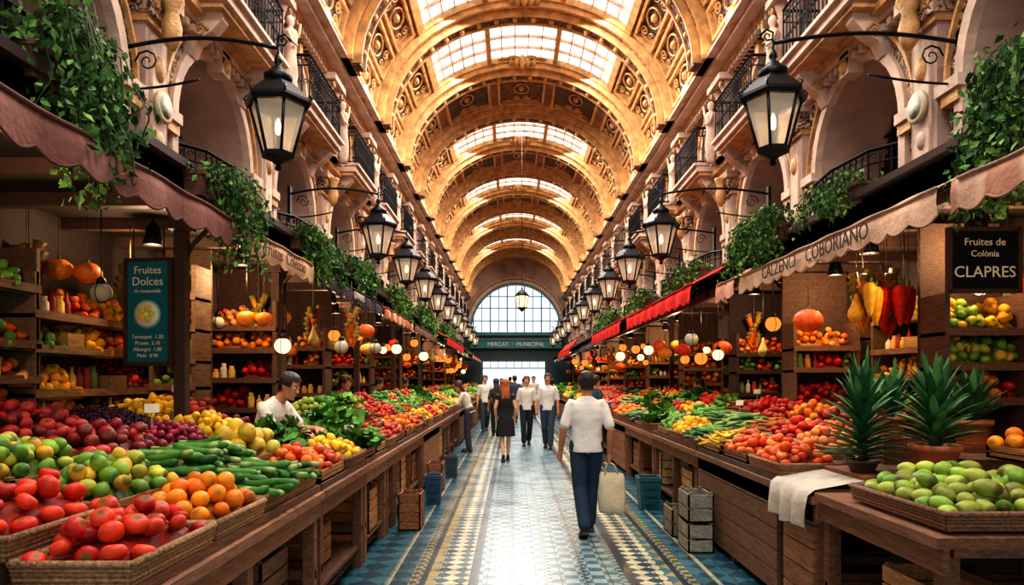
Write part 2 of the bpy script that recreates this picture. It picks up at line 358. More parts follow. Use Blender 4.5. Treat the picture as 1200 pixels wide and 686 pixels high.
sidec=[(5,16.5),(18.5,30),(32,43)]; midc=[(49,74),(78,102),(106,131)]
for k in range(NB):
    y0=YB0+k*P; y1=y0+P; yc=(y0+y1)/2; sky=k in SKY
    rngs=[(0,S0),(S1,180)]+([] if sky else [(S0,S1)])
    for t0,t1 in rngs: vbox(mb,t0,t1,y0,y1,-.12,0,0)
    cells=[(a,b) for a,b in sidec]+[(180-b,180-a) for a,b in sidec]+([] if sky else midc)
    a0,a1=y0+.5,y1-.5
    for ci,(a,b) in enumerate(cells):
        w=1.1; wy=.09
        vbox(mb,a,b,a0,a0+wy,0,.13,1);vbox(mb,a,b,a1-wy,a1,0,.13,1);vbox(mb,a,a+w,a0,a1,0,.13,1);vbox(mb,b-w,b,a0,a1,0,.13,1)
        vbox(mb,a+w,b-w,a0+wy,a1-wy,0,.03,2 if (ci+k)%2 else 3)
        vbox(mb,a+w*2,b-w*2,a0+wy*2,a0+wy*2+.03,.03,.07,1);vbox(mb,a+w*2,b-w*2,a1-wy*2-.03,a1-wy*2,.03,.07,1)
        c=(a+b)/2
        if k<13:
            ang=np.linspace(0,2*PI,15)
            tube(mb,[vpt((c+3.6*math.cos(t))*D,yc+.36*math.sin(t),.07) for t in ang],.026,5,1,W,caps=False)
            O=np.array(vpt(c*D,yc,.05)); ball(mb,O,(.09,.15,.09),8,6,1)
            for sy in (-1,1):
                for st in (-1,1):
                    vscroll(mb,c+st*2.4,yc+sy*.66,.17,st,sy,.02,1)
    vbox(mb,0,180,y0-.32,y0+.32,0,.24,0,W,4); vbox(mb,0,180,y0-.4,y0-.3,0,.3,1,W,4); vbox(mb,0,180,y0+.3,y0+.4,0,.3,1,W,4)
    vbox(mb,0,180,y0-.18,y0+.18,.24,.40,5,W,4); vbox(mb,0,180,y0-.21,y0-.16,.24,.45,1,W,4); vbox(mb,0,180,y0+.16,y0+.21,.24,.45,1,W,4)
    if k<11:
        for t in np.arange(3,178,3.2): ball(mb,vpt(t*D,y0-.26,.27),(.04,.04,.04),5,4,1)
        for t in np.arange(6,178,8): ball(mb,vpt(t*D,y0,.42),(.07,.1,.07),6,5,1)
    if sky:
        for e in (S0-1.8,S1): vbox(mb,e,e+1.8,y0+.3,y1-.3,0,.16,1)
        for yy in (y0+.36,y1-.46): vbox(mb,S0-1,S1+1,yy,yy+.1,0,.16,1)
        yy=y1-.42
        for st in (-1,1):
            vscroll(mb,90+st*4,yy,.22,st,-1,.035,1); vscroll(mb,90+st*9,yy,.15,st,-1,.03,1)
        for st in (0,-2.5,2.5,-5,5): ball(mb,np.array(vpt((90+st)*D,yy-.1+abs(st)*.02,.18)),(.1,.12,.2-.02*abs(st)),8,6,1)
    for t0 in (3.2,176.8):
        O=np.array(vpt(t0*D,yc,.1)); ball(mb,O,(.1,.3,.2),10,7,1)
mb.build('ceiling',[M_vault,M_gold,M_paint,M_paint2,M_stoneL,M_paint])
wn=1
for k in sorted(SKY):
    y0=YB0+k*P; y1=y0+P; a0,a1=y0+.38,y1-.38
    m2=MB()
    n=21
    V=[]
    for t in np.linspace(S0,S1,n)*D: V+=[vpt(t,a0,-.03),vpt(t,a1,-.03)]
    m2.add(V,gridF(n,2,False),0)
    for t in (S0,74.5,105,S1-1): vbox(m2,t-.7,t+1.3,a0,a1,-.03,.14,1)
    for p0,p1 in ((S0+1,74.5),(76,105),(106.5,S1-1)):
        for i in range(1,5):
            t=p0+(p1-p0)*i/5; vbox(m2,t-.2,t+.2,a0,a1,-.03,.05,2)
    for i in range(1,4):
        yy=a0+(a1-a0)*i/4; vbox(m2,S0,S1,yy-.018,yy+.018,-.03,.05,2)
    m2.build('window_%d'%wn,[M_sky,M_gold,M_stoneL]); wn+=1
# ------------------------------------------------------------ end wall
mb=MB()
yE=YE; R=3.6; zw=5.25; KZ=1.06
N=32; a=np.linspace(PI,0,N+1)
wx=XC+R*np.cos(a); wz=zw+R*KZ*np.sin(a)
ox=XC+(A+.1)*np.cos(a); oz=ZS+(BB+.15)*np.sin(a)
for i in range(N):
    mb.add([(wx[i],yE,wz[i]),(wx[i+1],yE,wz[i+1]),(ox[i+1],yE,oz[i+1]),(ox[i],yE,oz[i])],np.array([[0,1,2,3]]),0)
    mb.add([(wx[i],yE,wz[i]),(wx[i+1],yE,wz[i+1]),(wx[i+1],yE+.5,wz[i+1]),(wx[i],yE+.5,wz[i])],np.array([[0,1,2,3]]),1)
box(mb,XL,wx[0],yE+.01,yE+.1,zw,ZS+.1,0); box(mb,wx[-1],XR,yE+.01,yE+.1,zw,ZS+.1,0)
for r0,r1,p,mt in ((R,R+.22,.2,1),(R+.3,R+.4,.3,2)):
    V=[]
    for t in a:
        for r,d in ((r0,0),(r0,p),(r1,p),(r1,0)): V.append((XC+r*math.cos(t),yE-d,zw+r*KZ*math.sin(t)))
    mb.add(V,gridF(N+1,4),mt,W)
ZD=3.1
box(mb,XL,-2.41,yE,yE+.3,0,zw,3); box(mb,XR,2.71,yE,yE+.3,0,zw,3); box(mb,-2.41,2.71,yE,yE+.3,ZD+.01,zw,3)
box(mb,XL,XR,yE-.4,yE,zw-.25,zw,4)
box(mb,-3.2,3.8,yE-.7,yE-.1,4.0,4.6,5); box(mb,-3.3,3.9,yE-.8,yE-.05,4.6,4.72,4)
mb.build('wall_end',[M_stone,M_stoneL,M_gold,mat('green_black_panel',hx('#123034'),.4),mat('verdigris_trim',hx('#1d6a66'),.5),mat('sign_band_teal',hx('#126062'),.4)])
mb=MB()
for i in range(-5,6):
    x=i*.66
    if abs(x)<R:
        h=KZ*math.sqrt(R*R-x*x); w=.09 if i%2 else .05
        box(mb,XC+x-w/2,XC+x+w/2,yE+.15,yE+.25,zw,zw+h,0)
for zz in (.9,1.9,2.8):
    w=math.sqrt(max(0,R*R-(zz/KZ)**2)); box(mb,XC-w,XC+w,yE+.15,yE+.25,zw+zz-.03,zw+zz+.03,0)
V=[]
for t in a:
    for r,d in ((R-.14,.1),(R,.1),(R,.3),(R-.14,.3)): V.append((XC+r*math.cos(t),yE+d,zw+r*KZ*math.sin(t)))
mb.add(V,gridF(N+1,4),0,W)
mb.build('window_%d'%wn,[mat('teal_window_frame',hx('#3f7f86'),.4)])
def text(body,size,mw,parent,material,name='lettering',ext=.002,align='CENTER'):
    c=bpy.data.curves.new(name,'FONT'); c.body=body; c.size=size; c.extrude=ext; c.align_x=align; c.align_y='CENTER'; c.resolution_u=3
    o=bpy.data.objects.new(name,c); sc.collection.objects.link(o); c.materials.append(material); o.parent=parent
    o.matrix_local=parent.matrix_world.inverted()@mw if parent else mw
    return o
def mw(O,ex,ey):
    ex=Vector(ex).normalized(); ey=Vector(ey).normalized(); ez=ex.cross(ey)
    m=Matrix((ex,ey,ez)).transposed().to_4x4(); m.translation=Vector(O); return m
M_white=solid('white_paint',hx('#d8d0c0'),.6,.05); M_black=solid('black_paint',hx('#2a1a18'),.6,.05)
e=bpy.data.objects['wall_end']; text('MERCAT  ·  MUNICIPAL',.42,mw((XC,yE-.72,4.3),(1,0,0),(0,0,1)),e,M_white)
mb=MB()
for x0,x1 in ((-2.4,-2.25),(2.55,2.7)): box(mb,x0,x1,yE-.05,yE+.15,0,ZD,0)
for i in range(1,8): box(mb,-2.3+i*.61,-2.3+i*.61+.04,yE+.02,yE+.08,2.5,ZD,0)
box(mb,-2.4,2.7,yE-.05,yE+.15,ZD-.1,ZD,0); box(mb,-2.25,2.55,yE,yE+.1,2.45,2.52,0)
mb.build('door_1',[mat('door_green',hx('#16383a'),.4)])
# ------------------------------------------------------------ terraces over the stalls
for s in (-1,1):
    mb=MB(); Xw=XL if s<0 else XR; Xe=-2.5 if s<0 else 3.08
    box(mb,Xw,Xe,-1,YE-1.5,3.02,3.2,0); box(mb,Xe,Xe+s*.08,-1,YE-1.5,2.88,3.24,1); box(mb,Xe-s*.05,Xe+s*.1,-1,YE-1.5,3.22,3.28,2)
    for y in np.arange(-.5,40,.8): box(mb,Xw,Xe,y,y+.09,2.92,3.02,3)
    mb.build('trim_1' if s<0 else 'trim_2',[M_dark,mat('fascia_%d'%s,hx('#1c181e'),.6),mat('fascia_cap_%d'%s,hx('#3e2a28'),.6),mat('beam_%d'%s,hx('#4c3226'),.7)])
# ------------------------------------------------------------ awnings
def awning(s,y0,y1,xf,col,col2=None,drop=.2,z1=3.08,z2=2.88,txt=None,tcol=None,tsize=.13,back=.36):
    mb=MB(); ys=np.arange(y0,y1+.001,.035); n=len(ys)
    per=.28; rip=.012*np.sin(ys*9+y0)
    sc_=z2-drop+.045*(1-np.abs(np.sin(PI*(ys-y0)/per)))
    rows=[(np.full(n,xf+s*back),np.full(n,z1)),(xf+s*back*.5+0*ys,(z1+z2)/2-.02+rip),(xf+0*ys,z2+rip*.5),(xf-s*.015+rip,z2-drop*.4+0*ys),(xf-s*.01+rip*1.5,sc_)]
    V=np.concatenate([np.stack([r[0],ys,r[1]],1) for r in rows])
    c1=np.array(hx(col)); c2=np.array(hx(col2 or col))
    st=(np.floor((ys-y0)/per)%2)[:,None]; C=np.tile(c1*(1-st)+c2*st,(5,1))
    mb.add(V,gridF(5,n,False),0,C,True)
    tube(mb,np.stack([rows[2][0]-s*.005,ys,rows[2][1]],1)[::4],.013,5,0,c1*.6)
    tube(mb,np.stack([rows[4][0],ys,rows[4][1]],1),.008,4,0,c1*.45)
    for y in np.arange(y0+.05,y1,.9): tube(mb,[(xf+s*back,y,z1-.05),(xf,y,z2-.03)],.012,5,1,hx('#222222'))
    o=mb.build('awning',[M_cloth,M_metal])
    if txt:
        O=(xf-s*.035,(y0+y1)/2,z2-drop*.45)
        m_=mw(O,(0,1,0),(0,0,1)) if s<0 else mw(O,(0,-1,0),(0,0,1))
        text(txt,tsize,m_,o,tcol or M_black)
    return o
awning(-1,1.2,5.45,-2.2,'#8a5e54','#7c5048',.22)
awning(-1,5.55,7.6,-2.2,'#cfa484','#c89c7c',.22,txt='Fruites  Coleccio',tsize=.17,tcol=solid('brown_paint',hx('#5a2a1c'),.6,.05))
awning(-1,7.8,11.6,-2.2,'#3c3038','#463a40',.2,txt='QUEVIURES',tcol=M_white)
awning(-1,11.8,15.2,-2.2,'#b87048','#d8ac80',.2)
awning(-1,15.4,19.8,-2.2,'#7a5a48','#7a5a48',.2)
awning(-1,20,27,-1.9,'#d82c24','#c82420',.25)
awning(-1,27.3,34,-2.2,'#4c7a6c','#d8c8a0',.2)
awning(-1,34.3,44,-2.0,'#b0402c','#d8b890',.2)
awning(1,1.2,4.35,2.8,'#ccA48c','#b07c66',.22)
awning(1,4.5,8.35,2.8,'#dcb498','#d4ac90',.22,txt='CALZENCI    COBORIANO',tsize=.19)
awning(1,8.45,9.2,2.75,'#e0ac94','#d0987c',.24)
awning(1,9.3,14.6,2.45,'#e8201a','#e01c18',.26,z1=3.34,z2=2.93,back=.72)
awning(1,14.8,20,2.35,'#dc201c','#cc1c1a',.3,z1=3.36,z2=2.92,back=.8)
awning(1,20.2,27,2.7,'#4a4444','#6a5c54',.2)
awning(1,27.3,34,2.3,'#dc2820','#dc2820',.28,z1=3.3)
awning(1,34.3,44,2.7,'#3f6460','#d8b890',.2)
# ------------------------------------------------------------ produce templates
def colT(V): return np.zeros((len(V),4))
def T_round(d,n,m,flat=.92,dimple=.12,capcol=None,lobes=0,la=0):
    t=np.linspace(.06,PI-.05,m); prof=[]
    for a_ in t:
        prof.append((math.sin(a_)*d/2,(math.cos(a_)*flat-dimple*math.exp(-(a_/.5)**2))*d/2))
    V,F=lathe_T(prof,n,lobes,la); TC=colT(V)
    if capcol is not None:
        ri=np.repeat(np.arange(m),n); TC[ri==0,:3]=capcol; TC[ri==0,3]=1; TC[ri==1,:3]=capcol; TC[ri==1,3]=.35
    return V,F,TC
def T_long(L,d,n,m,bend=.1,taper=None,capcol=None,axis_lobes=0,la=0):
    t=np.linspace(0,1,m); prof=[]
    for x in t:
        r=(math.sin(PI*min(max(x,.03),.97)))**.45 if taper is None else taper(x)
        prof.append((max(r,.03)*d/2,(x-.5)*L))
    V,F=lathe_T(prof,n,axis_lobes,la,axis='x'); V[:,1]+=bend*L*(2*V[:,0]/L)**2
    TC=colT(V)
    if capcol is not None:
        ri=np.repeat(np.arange(m),n); k=ri>=m-2; TC[k,:3]=capcol; TC[k,3]=.8
    return V,F,TC
def T_leafclump(nl,L,w):
    Vs=[];Fs=[];n0=0
    for i in range(nl):
        a_=i*2.4+rng.random()*.5; el=.25+.9*rng.random(); l=L*(.7+.5*rng.random())
        g=[]
        for u in np.linspace(0,1,4):
            for v in (-1,0,1):
                ww=w*math.sin(PI*min(.95,.12+.8*u)); x=l*u*math.cos(el*(1-.6*u)); z=l*u*math.sin(el)*(1-.45*u)+ (abs(v)*.25*ww)+.012*rng.normal()
                g.append((x,v*ww,z))
        g=np.array(g)@rotm('Z',a_).T; Vs.append(g); Fs.append(gridF(4,3,False)+n0); n0+=12
    V=np.concatenate(Vs); TC=np.zeros((len(V),4))
    TC[:,:3]=hx('#a9b86a')
    r=np.linalg.norm(V,axis=1); TC[r<.02,3]=.5
    return V,[np.concatenate(Fs)],TC
grn=hx('#3c5a20'); brn=hx('#4a3a1c')
def mk(l):
    n,m=((16,10),(9,6),(6,5))[l]
    D_={}
    D_['apple']=(T_round(.082,n,m,.9,.25,brn),.078,'r')
    D_['tomato']=(T_round(.08,n,m,.8,.2,grn,lobes=5,la=.06),.077,'up')
    D_['orange']=(T_round(.084,n,m,.96,.05,hx('#8a6a20')),.08,'r')
    D_['peach']=(T_round(.078,n,m,.95,.2,brn),.075,'r')
    D_['lime']=(T_long(.09,.07,n,m,0,None,grn),.074,'r')
    D_['mango']=(T_long(.11,.08,n,m,.04,None,brn),.084,'lay')
    D_['lemon']=(T_long(.092,.062,n,m,0,lambda x:(math.sin(PI*x)**.7 if .04<x<.96 else .12),None),.068,'r')
    D_['melon']=(T_round(.12,n,m,1.1,.03,grn),.112,'r')
    D_['plum']=(T_round(.054,n,m,1.05,.05),.05,'r')
    D_['grape']=(T_round(.03,6,5,1.1,0),.0265,'r')
    D_['zucchini']=(T_long(.27,.05,n-2,m,.08,lambda x:(.55 if x>.9 else min(1,(x*9+.15))**.5*(1-.25*x)),hx('#9fae6a')),(.15,.046),'layx')
    D_['cucumber']=(T_long(.2,.045,n-2,m,.06),(.13,.042),'layx')
    D_['carrot']=(T_long(.19,.036,n-4 if n>8 else n,m,.02,lambda x:.15+.85*x,grn),(.12,.034),'layx')
    D_['eggplant']=(T_long(.2,.08,n,m,.08,lambda x:(math.sin(PI*(.04+.92*x)**1.0)**.5)*(1.05-.5*x),grn),(.13,.075),'layx')
    D_['pepper']=(T_round(.085,n+4 if n>8 else n,m,1.15,.3,grn,lobes=4,la=.18),.08,'r')
    D_['banana']=(T_long(.2,.038,max(5,n-6),m,.25,lambda x:math.sin(PI*(.06+.88*x))**.35,brn),(.12,.036),'layx')
    D_['greens']=(T_leafclump(14 if l==0 else 8 if l==1 else 5,.13,.05),.085,'up')
    D_['lettuce']=(T_leafclump(16 if l==0 else 9 if l==1 else 6,.13,.07),.13,'up')
    return D_
KT=[mk(0),mk(1),mk(2)]
KC={'apple':['#8c1a20','#a42828','#701820','#b03a34','#7c2a28'],'tomato':['#c02012','#a81a10','#d03a1e','#b42c14'],'orange':['#e07c14','#d8680c','#e89020','#d87410'],
'peach':['#e08840','#d05428','#e6a058'],'lime':['#7c9c2e','#a4a43c','#60842c','#c89c34'],'mango':['#7c9a34','#628a2c','#98a440','#868e38'],
'lemon':['#e6b41c','#eabe2c','#dca414','#d8b030'],'melon':['#d6b440','#c8a830','#b0a848'],'plum':['#78182c','#90203a','#5e142a'],'grape':['#2a1430','#3c1c3c','#541e40','#1e0e20'],
'zucchini':['#386c24','#46782e','#2a561e'],'cucumber':['#356e28','#25541e','#58883a'],'carrot':['#dc6c1a','#d45c14'],'eggplant':['#281234','#361844'],
'pepper':['#bc1810','#a81410'],'pepperY':['#e4ac14','#de9414'],'pepperG':['#3c7c24','#5a9230'],'banana':['#e4ba2c','#d8a820'],'greens':['#487c2a','#346422','#5e903a'],'lettuce':['#629236','#7aa042','#4a762a'],
'tomatoO':['#d8541c','#cc4014','#e07430'],'appleG':['#94a63c','#849434'],'chili':['#b4140c','#cc3418'],'limeG':['#588c30','#709a38','#447424']}
ALIAS={'pepperY':'pepper','pepperG':'pepper','tomatoO':'tomato','appleG':'apple','chili':'carrot','limeG':'lime'}
NAMES={'appleG':'green_apple_crate','pepperY':'yellow_pepper_crate','pepperG':'green_pepper_crate','tomatoO':'orange_tomato_crate','limeG':'lime_crate','greens':'leafy_greens_crate'}
def fill(mb,kind,x0,x1,y0,y1,zb,mound,lod,scale=1.0,tilt=0,top=.18,swap=False,tilty=0):
    T,sp,mode=KT[lod][ALIAS.get(kind,kind)]; cols=np.array([hx(c) for c in KC[kind]])
    d=sp if not isinstance(sp,tuple) else sp[1]
    if isinstance(sp,tuple): sx_,sy_=sp
    else: sx_=sy_=sp
    if swap: sx_,sy_=sy_,sx_
    sx_*=scale; sy_*=scale; d*=scale
    nx=max(1,int((x1-x0)/sx_)); ny=max(1,int((y1-y0)/(sy_*.92)))
    gx,gy=np.meshgrid((np.arange(nx)+.5)/nx,(np.arange(ny)+.5)/ny,indexing='ij'); gx=gx.ravel();gy=gy.ravel()
    gx=gx+((np.round(gy*ny-.5)%2)*.5-.25)/nx
    gx=np.clip(gx+rng.normal(size=gx.shape)*.14/nx,.02,.98); gy=np.clip(gy+rng.normal(size=gx.shape)*.14/ny,.02,.98)
    def zf(u,v): U=2*u-1;V_=2*v-1; return zb+mound*np.clip((1-U**4)*(1-V_**4),0,1)+tilt*(u-.5)+tilty*(v-.5)
    z=zf(gx,gy)+d*.35+rng.normal(size=gx.shape)*d*.12
    k2=rng.random(gx.shape)<top
    if top>0:
        ex=gx[k2]+.4/nx; ey=gy[k2]+.4/ny; ez=zf(np.clip(ex,0,1),np.clip(ey,0,1))+d*.95; ok=(ex<.9)&(ex>.1)&(ey>.1)&(ey<.9)
        gx=np.concatenate([gx,ex[ok]]);gy=np.concatenate([gy,ey[ok]]);z=np.concatenate([z,ez[ok]])
    k=len(gx); pos=np.stack([x0+(x1-x0)*gx,y0+(y1-y0)*gy,z],1)
    if mode=='r': R_=randrot(k)
    elif mode=='up': R_=eul(rng.normal(size=k)*.45,rng.normal(size=k)*.45,rng.random(k)*6.28)
    elif mode=='lay': R_=eul(rng.random(k)*6.28,rng.normal(size=k)*.15,rng.random(k)*6.28)
    else: R_=eul(rng.random(k)*6.28,rng.normal(size=k)*.1,rng.normal(size=k)*.28+(rng.random(k)<.5)*PI+(PI/2 if swap else 0))
    c=cols[rng.integers(0,len(cols),k)]*(1+.15*rng.normal(size=(k,1)))
    leaf=kind in('greens','lettuce')
    inst(mb,T,pos,R_,scale*(1+.08*rng.normal(size=k)),np.clip(c,0,1),1 if leaf else 0)
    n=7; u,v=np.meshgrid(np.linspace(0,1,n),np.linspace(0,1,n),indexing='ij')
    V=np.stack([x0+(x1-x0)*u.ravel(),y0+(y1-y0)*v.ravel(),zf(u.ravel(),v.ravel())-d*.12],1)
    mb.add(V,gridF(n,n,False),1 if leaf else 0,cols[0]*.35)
PM=[M_fruit,M_leaf,M_wood,M_wicker,M_plain]
def crate(mb,x0,x1,y0,y1,z0,h=.09,kind='wood',col='#8a5a34'):
    c=np.array(hx(col))
    if kind=='wood':
        box(mb,x0,x1,y0,y1,z0,z0+.015,2,c*.7)
        for (a,b_,c_,d_) in ((x0,x1,y0,y0+.014),(x0,x1,y1-.014,y1),(x0,x0+.014,y0,y1),(x1-.014,x1,y0,y1)):
            box(mb,a,b_,c_,d_,z0,z0+h*.45,2,c); box(mb,a,b_,c_,d_,z0+h*.55,z0+h,2,c*1.1)
        for xx in (x0,x1-.03):
            for yy in (y0,y1-.03): box(mb,xx,xx+.03,yy,yy+.03,z0,z0+h+.015,2,c*.9)
    else:
        box(mb,x0+.02,x1-.02,y0+.02,y1-.02,z0,z0+.015,3,c*.5)
        for i in range(5):
            e=.0025*i; z=z0+.01+h*i/4.5
            pts=[(x0-e,y0-e,z),(x1+e,y0-e,z),(x1+e,y1+e,z),(x0-e,y1+e,z),(x0-e,y0-e,z)]
            for p,q_ in zip(pts[:-1],pts[1:]): tube(mb,[p,q_],.011 if i<4 else .017,5,3,c*(1 if i%2 else .75))
        for x in np.arange(x0,x1,.05):
            for yy in (y0,y1): tube(mb,[(x,yy,z0),(x,yy,z0+h)],.006,4,3,c*.8)
        for y in np.arange(y0,y1,.05):
            for xx in (x0,x1): tube(mb,[(xx,y,z0),(xx,y,z0+h)],.006,4,3,c*.8)
def tag(mb,x,y,z,s):
    box(mb,x-.004,x+.004,y-.004,y+.004,z-.1,z,2,hx('#999999'))
    R_=rotm('Z',-s*.7)@rotm('X',-.2)
    box(mb,x-.045,x+.045,y-.003,y+.003,z,z+.06,4,hx('#d6ccb4'),R_)
def zlev(d): return .87+.2*d
def cell(s,kind,d0,d1,y0,y1,mound=.09,ck=None,tg=False,zadd=0):
    mb=MB(); lod=0 if y0<6.3 else (1 if y0<13 else 2)
    e=EDL if s<0 else EDR
    xa,xb=(e-d1,e-d0) if s<0 else (e+d0,e+d1)
    z0=zlev((d0+d1)/2)+zadd
    g=.015
    ck=ck or random.choice(['wood','wood','wicker'])
    if y0>13: ck='wood'
    crate(mb,xa+g,xb-g,y0+g,y1-g,z0,.08,ck,random.choice(['#84583a','#98683f','#6a442c','#a67a50']))
    sc_=1.0 if lod<2 else 1.25
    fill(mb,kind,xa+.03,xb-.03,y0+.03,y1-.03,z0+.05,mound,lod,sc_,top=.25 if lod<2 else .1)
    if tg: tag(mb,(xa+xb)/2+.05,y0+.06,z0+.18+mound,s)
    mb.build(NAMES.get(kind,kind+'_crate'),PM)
near=[('tomato',0,.42,2.3,2.95,.1),('tomato',.42,.85,2.3,2.95,.12),
('orange',0,.42,2.97,3.55,.11),('lime',.44,.9,2.97,3.6,.12),('lime',.9,1.35,2.97,3.6,.12),
('apple',.9,1.4,3.62,4.4,.13),('apple',1.42,1.95,3.7,4.5,.13),
('zucchini',.02,.44,3.58,4.55,.1),('zucchini',.46,.88,3.62,4.6,.13),
('plum',.9,1.4,4.45,5.05,.12),('grape',1.42,1.98,4.55,5.25,.13),
('tomatoO',0,.44,4.6,5.3,.1),('melon',.46,.9,4.65,5.3,.12),('lemon',.92,1.4,5.08,5.6,.13),
('lemon',0,.44,5.35,6.0,.1),('greens',.46,.88,5.35,5.85,.08),('plum',.92,1.4,5.62,6.0,.1),('lemon',1.42,1.98,5.3,5.9,.14),('apple',1.42,1.98,5.92,6.4,.12),
('greens',0,.44,6.02,6.5,.06),('pepperG',0,.44,6.52,7.05,.09),('tomato',0,.44,7.08,7.55,.09),('greens',.46,.88,7.08,7.58,.1)]
for k,d0,d1,y0,y1,mo in near:
    cell(-1,k,d0,d1,y0,y1,mo,tg=random.random()<.12,ck='wicker' if k in('tomato','zucchini','orange') and y0<4 else None)
kl=['tomato','greens','lemon','pepperG','orange','cucumber','pepper','lettuce','tomatoO','limeG','pepperY','chili','appleG','carrot','peach']
y=7.6; i=0
while y<44:
    st=.75 if y<14 else (1.1 if y<24 else 1.6)
    for j,(d0,d1) in enumerate(((0,.44),(.46,.9),(.92,1.35))):
        cell(-1,kl[(i*4+j*7+(i//3))%len(kl)] if random.random()<.8 else random.choice(kl),d0,d1,y,y+st-.03,.1+.03*j)
    y+=st; i+=1
rn=[('mango',.04,.98,3.12,4.0,.09,'wicker',-.052),('orange',1.02,1.6,3.7,4.3,.1,None,0),
('tomatoO',.0,.46,4.95,5.6,.1,None,0),('peach',.48,.95,5.2,5.9,.12,None,0),('apple',.97,1.45,5.3,6.0,.12,None,0),
('tomatoO',.0,.46,5.65,6.35,.11,None,0),('tomato',.48,.95,5.95,6.6,.12,None,0),('apple',.97,1.45,6.05,6.7,.14,None,0),
('banana',.0,.46,6.4,7.0,.1,None,0),('carrot',.48,.95,6.65,7.3,.12,None,0),('orange',.97,1.45,6.75,7.4,.14,None,0),
('cucumber',.0,.46,7.05,7.75,.1,None,0),('zucchini',.48,.95,7.35,8.0,.12,None,0),('tomato',.97,1.45,7.45,8.1,.14,None,0),
('pepperY',.0,.46,7.8,8.5,.1,None,0),('cucumber',.48,.95,8.05,8.8,.12,None,0),('pepper',.97,1.45,8.15,8.8,.14,None,0),
('limeG',.0,.46,8.55,9.2,.1,None,0),('pepperG',.48,.95,8.85,9.5,.12,None,0),('chili',.97,1.45,8.85,9.5,.14,None,0)]
for k,d0,d1,y0,y1,mo,ck,za in rn: cell(1,k,d0,d1,y0,y1,mo,ck,tg=random.random()<.2 and k!='mango',zadd=za)
kr=['cucumber','tomato','lettuce','orange','pepperY','eggplant','greens','tomatoO','limeG','pepper','lemon','zucchini','peach']
y=9.5;i=0
while y<44:
    st=.75 if y<14 else (1.1 if y<24 else 1.6)
    for j,(d0,d1) in enumerate(((0,.46),(.48,.94),(.96,1.42))):
        cell(1,kr[(i*5+j*4+(i//2))%len(kr)] if random.random()<.8 else random.choice(kr),d0,d1,y,y+st-.03,.1+.03*j)
    y+=st;i+=1
# ------------------------------------------------------------ counters
def counter(s,y0,y1,ncol,wcol,w0=.46,ztop=.87,panel=False,depth=None):
    mb=MB(); e=EDL if s<0 else EDR; dx=lambda d:e+s*d; c=np.array(hx(wcol)); dep=depth or ncol*w0
    for i in range(int(np.ceil((y1-y0)/.9))):
        ya=y0+i*.9; yb_=min(y1,ya+.9)
        box(mb,dx(-.03),dx(min(.5,dep)),ya,yb_-.006,ztop-.05,ztop,0,c*(.85+.3*random.random()))
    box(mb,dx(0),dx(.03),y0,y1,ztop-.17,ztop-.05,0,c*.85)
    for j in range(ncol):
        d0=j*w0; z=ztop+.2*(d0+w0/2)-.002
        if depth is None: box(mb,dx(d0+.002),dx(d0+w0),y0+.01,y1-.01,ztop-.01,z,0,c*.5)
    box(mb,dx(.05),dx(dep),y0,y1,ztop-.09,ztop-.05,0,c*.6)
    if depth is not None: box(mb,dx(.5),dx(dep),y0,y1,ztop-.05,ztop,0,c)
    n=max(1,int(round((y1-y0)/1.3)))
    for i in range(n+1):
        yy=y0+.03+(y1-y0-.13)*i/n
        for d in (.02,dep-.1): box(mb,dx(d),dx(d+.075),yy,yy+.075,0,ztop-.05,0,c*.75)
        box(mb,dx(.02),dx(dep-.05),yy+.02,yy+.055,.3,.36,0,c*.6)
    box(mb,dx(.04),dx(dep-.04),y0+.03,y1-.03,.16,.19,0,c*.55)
    if panel:
        for z in np.arange(.06,.7,.155): box(mb,dx(.0),dx(.02),y0+.05,y1-.05,z,z+.145,0,c*(.8+.4*random.random()))
    return mb.build('produce_counter',[M_wood])
counter(-1,2.2,4.58,2,'#8e6044',.46); counter(-1,4.6,5.98,2,'#7c523a',.46); counter(-1,6.0,7.06,1,'#96684a',.46); counter(-1,7.08,7.58,2,'#865c40',.46)
mb=MB(); c=np.array(hx('#604030'))
for j in (2,3):
    d0=j*.46+(j-2)*.05; box(mb,EDL-d0-.03,EDL-d0-.55,2.9 if j==2 else 3.6,6.0 if j==2 else 6.42,.9,zlev(d0+.25)-.003,0,c)
for yy in (2.95,4.6,5.9):
    for d in (1.1,1.9): box(mb,EDL-d,EDL-d-.08,yy,yy+.08,0,.9,0,c)
mb.build('tiered_display_stand',[M_wood])
y=7.6;i=0
while y<44:
    L_=2.25 if y<24 else 3.2; counter(-1,y,y+L_-.03,3,random.choice(['#704a34','#865c40','#624434','#926646']),panel=(i%3==1)); y+=L_; i+=1
counter(1,3.07,4.32,3,'#7a5038',.48,.905,panel=False,depth=1.5)
counter(1,4.35,4.93,3,'#8c6042',.48,.87,panel=True)
y=4.95;i=0
while y<44:
    L_=2.25 if y<24 else 3.2; counter(1,y,y+L_-.03,3,random.choice(['#946648','#7a5038','#a07450','#6e4e38']),.48,panel=(i%3==0)); y+=L_;i+=1
